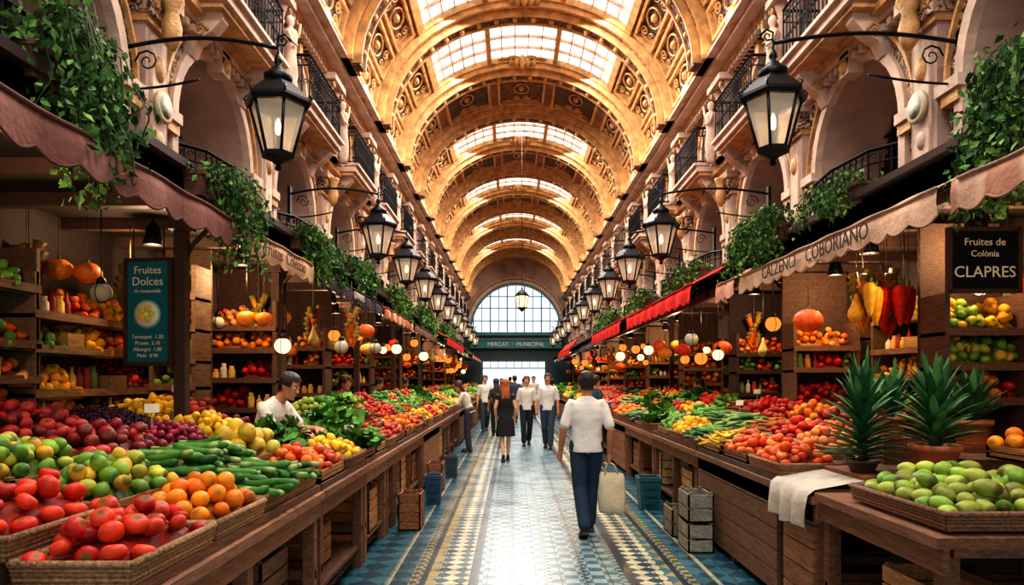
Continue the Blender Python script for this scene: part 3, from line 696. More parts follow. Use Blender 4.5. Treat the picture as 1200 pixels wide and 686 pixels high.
# ------------------------------------------------------------ boxes under the counters
def slat_crate(x0,x1,y0,y1,z0,h,col,name='wooden_crate'):
    mb=MB(); c=np.array(hx(col)); n=max(2,int(h/.1))
    for k in range(n):
        za=z0+h*k/n; zb=za+h/n*.86
        for a_,b_,c_,d_ in ((x0,x1,y0,y0+.015),(x0,x1,y1-.015,y1),(x0,x0+.015,y0,y1),(x1-.015,x1,y0,y1)):
            box(mb,a_,b_,c_,d_,za,zb,0,c*(.85+.3*random.random()))
    for xx in (x0+.015,x1-.045):
        for yy in (y0+.015,y1-.045): box(mb,xx,xx+.03,yy,yy+.03,z0,z0+h,0,c*.8)
    box(mb,x0,x1,y0,y1,z0,z0+.015,0,c*.6)
    mb.build(name,[M_wood])
def bin_(x,y,col,w=.28,h=.42,name='storage_bin'):
    mb=MB(); c=np.array(hx(col))
    prof=[(w*.5,0),(w*.52,.02),(w*.6,h-.05),(w*.66,h-.045),(w*.66,h),(w*.58,h),(w*.5,.05)]
    V,F=lathe_T(prof,4); V=V@rotm('Z',PI/4).T*np.array([1.2,1.2,1]); mb.add(V+np.array([x,y,0]),F,0,c)
    for k in range(3): box(mb,x-w*.3,x+w*.3,y-w*.56,y-w*.53,h*.2+k*.09,h*.2+k*.09+.02,0,c*.7)
    mb.build(name,[M_plain])
for (y0,L_,h,cc,d) in ((5.0,.45,.32,'#9a6a42',.12),(6.3,.4,.4,'#a87848',.0),(4.0,.5,.35,'#7d6150',.15),(8.3,.5,.5,'#c89a68',.03),(9.3,.4,.4,'#9a6a4a',.05),(10.4,.5,.45,'#b0845a',.03),(12.4,.5,.5,'#b9936c',.0),(14,.5,.5,'#9f7a5a',.0),(3.0,.6,.4,'#8a5e40',.25)):
    slat_crate(EDL-d-.42,EDL-d-.04,y0,y0+L_,.195,h,cc)
bin_(-1.02,8.9,'#24405c',.2,.38); bin_(-1.0,11.3,'#33414a',.2,.36); bin_(1.72,8.6,'#14525c',.26,.4)
slat_crate(-1.22,-.98,7.3,7.65,0,.4,'#8a5834'); slat_crate(-1.22,-1.0,9.8,10.2,0,.42,'#8a5a3a')
for (y0,L_,h,cc,d,z) in ((6.0,.62,.3,'#d8d2c4',.02,.195),(6.0,.62,.26,'#c9c2b2',.02,.5),(5.3,.5,.35,'#9a7048',.05,.195),(7.6,.5,.4,'#b08a60',.03,.195),(9.2,.5,.45,'#c8a878',.03,.195),(10.8,.5,.42,'#9a7048',.03,.195),(3.35,.5,.4,'#b08050',.1,.195),(12.5,.6,.5,'#caa878',.02,.195)):
    slat_crate(EDR+d+.04,EDR+d+.42,y0,y0+L_,z,h,cc)
slat_crate(1.64,1.88,6.35,6.75,0,.28,'#8c8474'); slat_crate(1.64,1.88,6.35,6.75,.285,.28,'#827a6a')
slat_crate(1.64,1.88,7.0,7.4,0,.3,'#7a6a54')
slat_crate(2.1,2.6,2.45,2.9,.0,.16,'#8a6a50')
# ------------------------------------------------------------ draped cloth right
mb=MB(); n=22; ys=np.linspace(4.35,4.98,n); rows=[]
for (x,z,am) in ((2.5,1.0,0),(2.2,.965,0),(1.93,.915,0),(1.885,.88,.004),(1.87,.8,.012),(1.865,.72,.02),(1.87,.66,.026)):
    rows.append(np.stack([x-am*np.sin(ys*31),ys,z+0*ys+(.012*np.sin(ys*17) if z<.7 else 0)],1))
mb.add(np.concatenate(rows),gridF(7,n,False),0,hx('#b4aa9c'),True); mb.build('draped_cloth',[M_cloth])
# ------------------------------------------------------------ shelves
JC=['#c8852c','#8a2c1c','#d9b04a','#667a34','#e8d8b8','#a83a24','#e0a060']
def jar_row(mb,xs,ys,z,k=1.0):
    for x_,y_ in zip(xs,ys):
        cc=hx(random.choice(JC)); h_=random.uniform(.8,1.3)*k
        if random.random()<.5: pr=[(.035,0),(.04,.01),(.04,.12*h_),(.025,.14*h_),(.028,.145*h_),(.028,.17*h_),(.001,.17*h_)]
        else: pr=[(.03,0),(.034,.01),(.034,.12*h_),(.012,.16*h_),(.012,.2*h_),(.001,.2*h_)]
        lathe(mb,(x_,y_,z),pr,8,0,cc)
WC=['#5e4030','#4c3024','#6c4c38','#42302a','#745840']
def shelf(s,y0,y1,xb,depth,levels,kinds,lod=1,name='produce_shelf',jars=.2):
    mb=MB(); c=np.array(hx(random.choice(WC))); xf=xb-s*depth
    for yy in (y0,y1-.04): box(mb,xb,xf,yy,yy+.04,0,levels[-1]+.3,2,c*.8)
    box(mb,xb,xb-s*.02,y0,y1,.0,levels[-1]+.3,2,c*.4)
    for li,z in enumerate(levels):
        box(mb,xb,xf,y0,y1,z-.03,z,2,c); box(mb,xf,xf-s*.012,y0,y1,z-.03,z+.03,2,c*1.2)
        yy=y0+.05
        while yy<y1-.15:
            w=min(random.uniform(.25,.6),y1-.05-yy); k=random.choice(kinds)
            xa,xb2=sorted((xb-s*.03,xf+s*.0)); q_=random.random()
            if q_<jars:
                t=np.arange(yy+.05,yy+w-.03,.09); jar_row(mb,np.full(len(t),xb-s*depth*.7),t,z)
            elif q_<jars+.08: box(mb,xb-s*.08,xf+s*.03,yy+.03,yy+w-.03,z,z+.14,2,np.array(hx('#a8804c'))*random.uniform(.7,1.2))
            else: fill(mb,k,xa,xb2,yy+.01,yy+w-.01,z+.06,.07,lod,1.0 if lod<2 else 1.3,tilt=(s)*.2,top=.4)
            yy+=w
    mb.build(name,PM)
allk=['orange','tomato','lemon','apple','pepperY','pepper','limeG','tomatoO','appleG','peach','orange','tomatoO']
def rlev(z0,z1):
    L_=[z0]
    while L_[-1]+.25<z1: L_.append(L_[-1]+random.choice([.25,.28,.33,.4]))
    return L_
for k in range(11):
    y0=YB0+P*k+.92+P*.0 if k else 2.2
    y1=y0+P-.5
    if y0>40: break
    lod=1 if y0<12 else 2
    for s_,xb_ in ((-1,XL+.03),(1,XR-.03)):
        shelf(s_,y0,y1,xb_,.45,rlev(random.uniform(.7,.85),2.3),random.sample(allk,5),lod,jars=random.choice([.05,.2,.45]))
def part_shelf(x0,x1,y,levels,kinds,lod,jars=.2):
    mb=MB(); c=np.array(hx(random.choice(WC)))
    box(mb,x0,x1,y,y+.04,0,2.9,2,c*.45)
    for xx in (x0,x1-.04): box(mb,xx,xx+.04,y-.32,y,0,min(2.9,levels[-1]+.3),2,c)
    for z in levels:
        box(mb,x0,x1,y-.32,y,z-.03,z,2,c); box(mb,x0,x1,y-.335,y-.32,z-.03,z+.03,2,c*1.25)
        xx=x0+.05
        while xx<x1-.12:
            w=min(random.uniform(.2,.42),x1-.05-xx)
            if random.random()<jars:
                t=np.arange(xx+.05,xx+w-.02,.09); jar_row(mb,t,np.full(len(t),y-.25),z,.9)
            else: fill(mb,random.choice(kinds),xx+.01,xx+w-.01,y-.31,y-.03,z+.08,.06,lod,1.0 if lod<2 else 1.3,top=.4,tilty=.16)
            xx+=w
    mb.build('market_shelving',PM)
for yy in (7.9,9.9,13,16.3,19.6,23,27,31,36):
    l=1 if yy<12 else 2
    part_shelf(-3.42,-2.62,yy,rlev(1.0,2.2),random.sample(allk,5),l,random.choice([.05,.25,.5]))
    part_shelf(3.25,4.02,yy+.3,rlev(1.0,2.2),random.sample(allk,5),l,random.choice([.05,.25,.5]))
part_shelf(-3.42,-2.98,6.75,[1.3,1.55,1.8,2.1,2.4],allk,1)
part_shelf(3.35,4.0,5.6,[1.45,1.72,1.99],['lemon','orange','tomato','pepperY','lime'],0,0)
for s in (-1,1):
    for yy in ((5.5,7.7,11.7,15.3,19.9,27.1,34.1) if s<0 else (8.42,10.6,14.7,20.1,27.1,34.1)):
        mb=MB(); x=-2.66 if s<0 else 3.44; c=hx('#3c2820')
        box(mb,x-.045,x+.045,yy-.045,yy+.045,0,3.02,0,c); box(mb,x-.07,x+.07,yy-.07,yy+.07,0,.15,0,c); box(mb,x-.08,x+.08,yy-.08,yy+.08,2.82,2.92,0,c)
        tube(mb,[(x,yy,2.5),(x-s*.05,yy+.05,2.7),(x-s*.22,yy+.05,2.88)],.02,5,0,c)
        mb.build('stall_post',[M_wood])
# ------------------------------------------------------------ chalkboards
def board(name,c,w,h,rz,col,lines,frame='#3a2418',disc=False):
    e=empty(name,c,rz); mb=MB()
    box(mb,-w/2,w/2,-.012,.012,-h/2,h/2,0,hx(col))
    for a_ in ((-w/2-.02,-w/2+.01,-h/2-.02,h/2+.02),(w/2-.01,w/2+.02,-h/2-.02,h/2+.02),(-w/2,w/2,-h/2-.02,-h/2+.01),(-w/2,w/2,h/2-.01,h/2+.02)):
        box(mb,a_[0],a_[1],-.022,.018,a_[2],a_[3],1,hx(frame))
    for sx_ in (-1,1): tube(mb,[(sx_*w*.35,0,h/2),(sx_*w*.35,0,h/2+.25)],.006,5,1,hx('#222222'))
    if disc:
        lathe(mb,(0,-.014,-.02),[(.001,0),(.115,0),(.115,.008),(.001,.008)],24,0,hx('#6fb0a8'),R=rotm('X',PI/2))
        lathe(mb,(0,-.02,-.02),[(.001,0),(.1,0),(.1,.008),(.001,.008)],24,0,hx('#dcd6bc'),R=rotm('X',PI/2))
        for a_ in range(5): ball(mb,(.045*math.cos(a_*1.256),-.034,-.02+.045*math.sin(a_*1.256)),(.03,.008,.026),8,6,0,hx('#d8b02c' if a_%2 else '#b8c44c'))
    mb.build('board_panel',[M_matte,M_wood],e)
    bpy.context.view_layer.update()
    for t,z,s_ in lines:
        m_=e.matrix_world@Matrix.Translation((0,-.016,z))@Matrix.Rotation(PI/2,4,'X'); text(t,s_,m_,e,M_white,ext=.001)
board('chalkboard_sign',(-2.9,5.45,2.16),.37,.82,-.12,'#1c6068',[('Fruites',.33,.085),('Dolces',.24,.095),('de temporada',.165,.04),('Tomaquet  1.20',-.2,.042),('Prunes  2.10',-.25,.042),('Albergini  1.80',-.3,.042),('Meló  0.90',-.35,.042)],disc=True)
board('chalkboard_sign',(3.44,4.98,2.49),.5,.44,.0,'#101316',[('Fruites de',.13,.075),('Colònia',.045,.065),('CLAPRES',-.09,.115)])
# ------------------------------------------------------------ lanterns
def lantern(s,y,X,Z):
    mb=MB(); n=6; Xw=XL if s<0 else XR; k=1.08
    def L_(prof,mat,smooth=False,nn=n): lathe(mb,(X,y,Z),[(r*k,z*k) for r,z in prof],nn,mat,W,smooth)
    V,F=lathe_T([(.13*k,-.33*k),(.255*k,.12*k)],n); mb.add(V+np.array([X,y,Z]),[F[0]],1,W)
    L_([(.02,-.48),(.035,-.46),(.02,-.43),(.06,-.4),(.15,-.36),(.15,-.32),(.12,-.32)],0)
    L_([(.25,.1),(.29,.1),(.31,.14),(.3,.17),(.2,.27),(.13,.33),(.12,.34)],0)
    L_([(.12,.33),(.135,.35),(.135,.39),(.08,.43),(.05,.47),(.02,.49),(.04,.52),(.035,.55),(.008,.6)],0,True,8)
    a=np.linspace(0,2*PI,n,endpoint=False)
    for t in a:
        p0=np.array([X+.135*k*math.cos(t),y+.135*k*math.sin(t),Z-.34*k]); p1=np.array([X+.262*k*math.cos(t),y+.262*k*math.sin(t),Z+.12*k])
        tube(mb,[p0,p1],.016,4,0); tube(mb,[(X+.3*math.cos(t),y+.3*math.sin(t),Z+.14),(X+.34*math.cos(t),y+.34*math.sin(t),Z+.2),(X+.31*math.cos(t),y+.31*math.sin(t),Z+.24)],.012,4,0)
    lathe(mb,(X,y,Z),[(.02,-.33),(.02,-.18),(.03,-.17)],6,0); lathe(mb,(X,y,Z),[(.01,-.17),(.03,-.12),(.028,-.06),(.005,0)],8,2)
    zt=Z+.66*k
    tube(mb,[(X,y,Z+.55*k),(X,y,zt+.02)],.014,5,0)
    xs=np.linspace(0,1,12); tube(mb,[(X+(Xw-X)*t,y,zt+.1*math.sin(PI*t)-.01) for t in xs],.02,6,0)
    tube(mb,[(X+(Xw-X)*t,y,zt-.42+.4*(1-t)**2) for t in np.linspace(.5,1,8)],.013,5,0)
    O=X+(Xw-X)*.83; scroll(mb,(O,y,zt-.14),(s,0,0),(0,0,1),.12,.012,0)
    scroll(mb,(X-s*.05,y,zt+.06),(-s,0,0),(0,0,1),.08,.014,0,n=9)
    box(mb,Xw,Xw-s*.05,y-.05,y+.05,zt-.5,zt+.12,0)
    mb.build('wall_lantern',[M_iron,M_lglass,M_bulb])
for i,yy in enumerate((6.8,11.9,15.1,18.3,21.5,24.8,28,31.5,35,39,43)):
    lantern(-1,yy,-2.33,4.22 if i==0 else 4.15); lantern(1,yy,2.6,4.27 if i==0 else 4.15)
mb=MB(); c=(.35,24,4.4)
lathe(mb,c,[(.01,-.4),(.05,-.36),(.12,-.3),(.2,-.27),(.2,-.25)],6,0); V,F=lathe_T([(.17,-.25),(.22,.15)],6); mb.add(V+np.array(c),[F[0]],2)
lathe(mb,c,[(.25,.15),(.25,.18),(.12,.32),(.03,.38),(.03,.45)],6,0); tube(mb,[(c[0],c[1],c[2]+.4),(c[0],c[1],10.9)],.008,5,0)
for t in np.linspace(0,2*PI,6,endpoint=False): tube(mb,[(c[0]+.17*math.cos(t),c[1]+.17*math.sin(t),c[2]-.25),(c[0]+.22*math.cos(t),c[1]+.22*math.sin(t),c[2]+.15)],.012,4,0)
mb.build('hanging_lantern',[M_iron,M_lglass,M_glow])
# ------------------------------------------------------------ ivy
LV=np.array([[0,0,0],[.35,.5,.05],[0,1.1,-.08],[-.35,.5,.05],[0,.5,-.03]],float); LF=[np.array([[0,1,4],[1,2,4],[2,3,4],[3,0,4]])]
LT=(LV,LF,None)
def ivy(x,y0,y1,z0,s,drop,nst,size=.07,up=.25,name='hanging_ivy',flowers=0,ow=.25):
    mb=MB()
    box(mb,x-.1,x+.1,y0,y1,z0-.02,z0+.16,0,hx('#5a3a2c')); box(mb,x-.115,x+.115,y0-.01,y1+.01,z0+.14,z0+.17,0,hx('#6a4636'))
    pos=[]
    for i in range(nst):
        yy=y0+(y1-y0)*random.random(); L_=drop*(.3+.7*random.random()); u_=up*(.4+random.random()); out=-s*(.15+ow*random.random()); sy=random.uniform(-.15,.15)
        pts=[]
        for t in np.linspace(0,1,12):
            xx=x+out*math.sin(min(1,t*2.2)*PI/2)+.03*math.sin(t*9+i); zz=z0+.12+u_*math.sin(min(1,t*2.6)*PI)*(1 if t<.39 else 0)-max(0,t-.3)/.7*(L_+.1)
            pts.append((xx,yy+sy*t,zz))
        P_=np.array(pts); tube(mb,P_,.005,3,0,hx('#3c4a20'))
        tt=np.linspace(0,11,int(11*(4)))
        for t in tt:
            a_=int(min(10,t)); f=t-a_; pos.append(P_[a_]*(1-f)+P_[a_+1]*f+np.array([random.gauss(0,.035),random.gauss(0,.04),random.gauss(0,.03)]))
    for i in range(int(nst*12)):
        pos.append(np.array([x+random.gauss(0,.08),random.uniform(y0-.05,y1+.05),z0+.12+abs(random.gauss(0,up*.5))]))
    pos=np.array(pos); k=len(pos); cols=np.array([hx(c) for c in ('#40662c','#56863a','#304e26','#74984c','#385a2e')])
    inst(mb,LT,pos,eul(rng.normal(size=k)*.7-1.2,rng.normal(size=k)*.6,rng.random(k)*6.28),size*(.6+.6*rng.random(k)),cols[rng.integers(0,5,k)]*(.8+.4*rng.random((k,1))),1,False)
    if flowers:
        p=pos[rng.integers(0,k,flowers)]+rng.normal(size=(flowers,3))*.03; inst(mb,LT,p,randrot(flowers),.05+0*p[:,0],np.array([hx('#9a4a6a')]*flowers),1,False)
    mb.build(name,[M_wood,M_leaf])
ivy(-2.56,3.5,4.1,3.2,-1,.62,34,.06,.28); ivy(-2.46,5.2,6.0,3.05,-1,.58,34,.052,.12,flowers=80); ivy(-2.5,7.7,8.8,3.12,-1,.45,34,.06,.12)
ivy(-2.56,10,11.2,3.2,-1,.35,24,.07,.15); ivy(-2.56,13.5,15.0,3.2,-1,.35,20,.08,.2); ivy(-2.56,18,20,3.2,-1,.4,20,.1,.25); ivy(-2.56,24,27,3.2,-1,.4,20,.12,.3)
ivy(3.16,3.9,4.45,3.2,1,.62,40,.06,.3,ow=.1); ivy(3.14,6.0,6.6,3.2,1,.15,14,.055,.12); ivy(3.1,7.6,8.8,3.2,1,.36,34,.06,.22)
ivy(3.14,11,12.5,3.28,1,.25,20,.07,.2); ivy(3.14,15,17,3.28,1,.3,20,.08,.25); ivy(3.14,20,23,3.28,1,.4,20,.1,.3)
# ------------------------------------------------------------ potted agave
def agave(x,y,z,ph,pr,L_,nb,name='potted_agave',pc='#b8683e',w=.035,spread=48,stem=0):
    mb=MB()
    lathe(mb,(x,y,z),[(pr*.68,0),(pr*.7,.01),(pr*.92,ph*.78),(pr*1.03,ph*.8),(pr*1.05,ph),(pr*.9,ph),(pr*.88,ph*.9),(.001,ph*.88)],18,0,hx(pc))
    if stem: lathe(mb,(x,y,z+ph*.85),[(.035,0),(.03,stem*.5),(.02,stem)],8,2,hx('#5a5030'))
    for i in range(nb):
        a_=i*2.399; f=i/nb; el=math.radians(86-spread*f**.7); l=L_*(.8+.3*random.random())*(1-.15*f); n=8
        hb=ph*.9+stem*(1-f)
        V=[]
        for u in np.linspace(0,1,n):
            ww=w*(math.sin(PI*(.18+.82*u)))**.8*(1-.15*u)+.001; r=l*u*math.cos(el)+.01+.15*l*u*u*math.cos(el); zz=z+hb+l*u*math.sin(el)-.2*l*u*u*math.cos(el)
            for v in (-1,0,1): V.append((r,v*ww,zz+abs(v)*ww*.5))
        V=np.array(V)@rotm('Z',a_).T; V[:,0]+=x;V[:,1]+=y
        cc=np.array(hx(random.choice(['#34643c','#487c50','#2c5632','#5c8c52'])))
        mb.add(V,gridF(n,3,False),1,cc,True)
    mb.build(name,[M_plain,M_leaf,M_wood])
agave(2.74,4.42,1.0,.2,.15,.36,80,w=.026,spread=62,stem=.3); agave(2.36,4.6,1.0,.08,.11,.34,100,pc='#4a3a30',w=.025,spread=70,stem=.42); agave(3.3,4.9,1.15,.18,.13,.34,50,w=.026,stem=.1); agave(2.78,5.02,1.2,.15,.11,.32,46,pc='#b0643c',w=.024,stem=.12)
mb=MB(); box(mb,2.25,3.6,4.34,5.15,.96,.998,0,hx('#7a4a2c')); box(mb,3.15,3.45,4.75,5.05,.998,1.15,0,hx('#6a4028')); box(mb,2.65,2.91,4.87,5.13,.998,1.2,0,hx('#6a4028')); mb.build('plant_stand',[M_wood])
# ------------------------------------------------------------ hanging items
def pumpkin(x,y,z,r,col,ztop=2.95,name='hanging_pumpkin'):
    mb=MB(); t=np.linspace(.05,PI-.05,10)
    lathe(mb,(x,y,z),[(math.sin(a_)*r,-math.cos(a_)*r*.85) for a_ in t],20,0,hx(col),True,8,.22)
    tube(mb,[(x,y,z+r*.75),(x+.01,y,z+r*1.1)],[.014,.008],6,1,hx('#4a5a2a')); tube(mb,[(x,y,z+r),(x,y,ztop)],.003,4,1,hx('#333333')); mb.build(name,PM)
def gourd(x,y,z,r,col,ztop=2.95,name='hanging_gourd'):
    mb=MB(); lathe(mb,(x,y,z),[(.004,-r*1.5),(r*.6,-r*1.35),(r,-r*.7),(r*.95,-r*.1),(r*.55,r*.7),(r*.38,r*1.3),(r*.2,r*1.9),(.01,r*2.1)],14,0,hx(col)); tube(mb,[(x,y,z+r*2),(x,y,ztop)],.003,4,0,hx('#333333')); mb.build(name,PM)
def bigpep(x,y,z,L_,r,col,ztop=2.95,name='hanging_red_pepper'):
    mb=MB(); lathe(mb,(x,y,z),[(.004,-L_/2),(r*.35,-L_*.42),(r*.7,-L_*.2),(r,L_*.15),(r*1.02,L_*.35),(r*.6,L_*.47),(.02,L_*.45)],14,0,hx(col),True,3,.2); tube(mb,[(x,y,z+L_*.44),(x+.01,y,z+L_*.62)],[.014,.008],6,1,hx('#3c6a24')); tube(mb,[(x,y,z+L_*.6),(x,y,ztop)],.003,4,1,hx('#333333')); mb.build(name,PM)
def globe(x,y,z,r,lit=1,ztop=2.95):
    mb=MB(); ball(mb,(x,y,z),(r,r,r*.95),14,9,(2,1,3)[lit],hx('#a9a08a')); lathe(mb,(x,y,z+r*.85),[(r*.45,0),(r*.4,.04),(.01,.06)],10,0); tube(mb,[(x,y,z+r),(x,y,ztop)],.005,4,0)
    for a_ in (0,PI/2): tube(mb,[(x+r*1.02*math.sin(t)*math.cos(a_),y+r*1.02*math.sin(t)*math.sin(a_),z+r*1.0*math.cos(t)) for t in np.linspace(0,2*PI,17)],.004,3,0,caps=False)
    mb.build('globe_pendant_lamp' if lit<2 else 'paper_lantern',[M_iron,M_glow,M_plain,M_oglow])
def pstring(x,y,z0,z1,col,sz=.09,n=14,name='hanging_pepper_string'):
    mb=MB(); tube(mb,[(x,y,z0),(x,y,2.95)],.005,4,1,hx('#6a5a3a'))
    k=n; t=np.arange(k)/k; pos=np.stack([x+.05*np.cos(t*40),y+.05*np.sin(t*40),z0+(z1-z0)*t],1)
    T=KT[1]['carrot'][0]; T=(T[0]*np.array([.75,1.9,1.9]),T[1],T[2])
    cols=np.array([hx(col)]*k)*(1+.15*rng.normal(size=(k,1)))
    inst(mb,T,pos,eul(0*t,-1.25+0*t,t*40),sz/.09,np.clip(cols,0,1),0); mb.build(name,PM)
for x,y,z,r,c in ((-3.62,5.45,2.5,.1,'#e08428'),(-3.42,5.5,2.48,.1,'#d87024'),(-2.72,7.0,2.24,.1,'#e08428'),(-2.56,7.05,2.24,.09,'#d87424'),(2.82,6.5,2.18,.13,'#e05a18'),(3.35,6.2,2.3,.08,'#e49c28'),(2.9,9.4,2.05,.12,'#d85a20'),(2.75,11,2.1,.12,'#c8341c'),(2.8,12.5,2.1,.12,'#e08428'),(-2.4,9.2,2.1,.1,'#c8a468'),(-2.3,10.8,2.1,.1,'#d8a850')):
    pumpkin(x,y,z,r,c)
for x,y,z,r,c in ((3.0,5.95,2.22,.07,'#e09c24'),(3.5,6.1,2.25,.07,'#d0b870'),(-3.7,5.2,2.3,.05,'#b03020'),(-2.5,8.6,2.15,.07,'#d0a860')):
    gourd(x,y,z,r,c)
for x,y,z,L_,r,c in ((3.1,5.82,2.25,.34,.055,'#e4a01c'),(3.2,5.88,2.24,.36,.06,'#c81c10'),(3.3,5.8,2.25,.36,.06,'#d42814'),(3.4,5.86,2.26,.34,.058,'#b81810'),(3.04,5.8,2.3,.3,.05,'#e8ac28')):
    bigpep(x,y,z,L_,r,c)
for x,y,a,b_,c in ((3.32,6.05,2.5,2.05,'#c81c14'),(3.14,6.12,2.5,2.1,'#e09020'),(-3.75,5.3,2.6,2.2,'#c01c18'),(-3.3,5.9,2.55,2.2,'#a07038'),(-2.62,9.0,2.5,2.1,'#a83020')):
    pstring(x,y,a,b_,c,.13,18)
for x,y,z,r,l in ((-3.22,5.35,2.3,.08,0),(-3.1,7.2,2.22,.07,0),(-2.45,7.3,1.98,.09,1),(-2.15,8.6,2.03,.09,0),(-2.1,10.5,2.1,.09,0),(3.62,6.3,2.3,.09,0),(-2.2,13,2.2,.1,1),(2.7,13.5,2.2,.1,1),(2.6,9.9,2.2,.1,0),(3.7,5.4,2.35,.07,1),(-2.2,17,2.2,.12,1),(2.7,17,2.2,.12,1)):
    globe(x,y,z,r,l)
rr=random.Random(5)
for s in (-1,1):
    y=7.8
    while y<38:
        x=(-2.15-rr.random()*1.2) if s<0 else (2.6+rr.random()*1.3); z=rr.uniform(1.95,2.45); r=rr.uniform(.07,.12)*(1 if y<18 else 1.25)
        t=rr.random()
        if t<.32: pumpkin(x,y,z,r,rr.choice(['#e08428','#d8601c','#c8341c','#e4a030']))
        elif t<.66: globe(x,y,z,r*.95,2)
        elif t<.70: globe(x,y,z,r*.8,1)
        elif t<.84: gourd(x,y,z,r*.8,rr.choice(['#e0a830','#b83a20','#c8b870']))
        else: pstring(x,y,2.5,2.1,rr.choice(['#c01c14','#d86a20','#e09820']),.13,14)
        y+=rr.uniform(.28,.55)*(1 if y<18 else 1.8)
def add_light(kind,loc,energy,col,size=.1,rot=(0,0,0),sy=None,name='lamp_light',spot=None):
    l=bpy.data.lights.new(name,kind); l.energy=energy; l.color=col
    if kind=='AREA':
        l.size=size
        if sy: l.shape='RECTANGLE'; l.size_y=sy
    else: l.shadow_soft_size=size
    o=bpy.data.objects.new(name,l); o.location=loc; o.rotation_euler=rot; sc.collection.objects.link(o); return o
WARM=(1,.66,.36)
for s in (-1,1):
    for i,yy in enumerate((3.2,5.9,6.95,8.5,10.4,12,14,16.5,19,22.5,26.5,31,36,41) if s<0 else (3.3,5.3,6.3,7.6,9.3,11.2,13.5,16,19,22.5,26.5,31,36,41)):
        x=(-2.75,-3.1)[i%2] if s<0 else (3.3,3.6)[i%2]
        mb=MB(); lathe(mb,(x,yy,2.78),[(.02,.2),(.05,.16),(.075,.06),(.085,0),(.07,0)],12,0); V,F=lathe_T([(.001,.0),(.07,.0)],12); mb.add(V+np.array([x,yy,2.79]),[F[0]],1); tube(mb,[(x,yy,2.96),(x,yy,3.03)],.01,5,0)
        mb.build('spot_lamp',[M_iron,M_bulb])
        add_light('POINT',(x,yy,2.68),34 if yy<20 else 62,WARM,.06,name='stall_lamp_light')
for k in range(NB):
    yc=YB0+(k+.5)*P
    add_light('AREA',(XL+.85,yc,8.02),11,(1,.72,.46),.25,(0,PI*.88,0),2.6,'cornice_uplight')
    add_light('AREA',(XR-.85,yc,8.02),11,(1,.72,.46),.25,(0,-PI*.88,0),2.6,'cornice_uplight')
for k in sorted(SKY): add_light('AREA',(XC,YB0+(k+.5)*P,10.35),560,(1,.95,.88),2.4,(0,0,PI/2),4.2,'skylight_daylight')
# ------------------------------------------------------------ people
def remesh(mb,name,vox,material,parent,it=3):
    ob=mb.build(name+'_tmp',[material]); md=ob.modifiers.new('r','REMESH'); md.mode='VOXEL'; md.voxel_size=vox
    sm=ob.modifiers.new('s','SMOOTH'); sm.factor=.5; sm.iterations=it
    dg=bpy.context.evaluated_depsgraph_get(); me=bpy.data.meshes.new_from_object(ob.evaluated_get(dg)); old=ob.data
    bpy.data.objects.remove(ob); bpy.data.meshes.remove(old)
    me.materials.clear(); me.materials.append(material)
    for p in me.polygons: p.use_smooth=True
    o=bpy.data.objects.new(name,me); sc.collection.objects.link(o); o.parent=parent; return o
M_sk=[solid('skin_tone_a',hx('#c68a66'),.5,.05,60),solid('skin_tone_b',hx('#b07656'),.5,.05,60),solid('skin_tone_c',hx('#d9a482'),.5,.05,60)]
HR=[(0,.022,.028,.052),(.02,.044,.05,.04),(.05,.058,.072,.02),(.09,.067,.086,.008),(.13,.073,.094,0),(.17,.073,.095,-.004),(.2,.064,.082,-.008),(.224,.043,.055,-.01),(.237,.014,.018,-.01)]
J0=dict(pelvis=(0,0,.95),neck=(0,-.01,1.47),head=(0,.01,1.512),sL=(-.17,-.01,1.405),sR=(.17,-.01,1.405),eL=(-.225,-.03,1.13),eR=(.225,-.03,1.13),wL=(-.24,.05,.88),wR=(.24,.05,.88),
 hL=(-.09,0,.93),hR=(.09,0,.93),kL=(-.095,.02,.5),kR=(.095,.02,.5),aL=(-.095,-.02,.09),aR=(.095,-.02,.09),fL=0,fR=0)
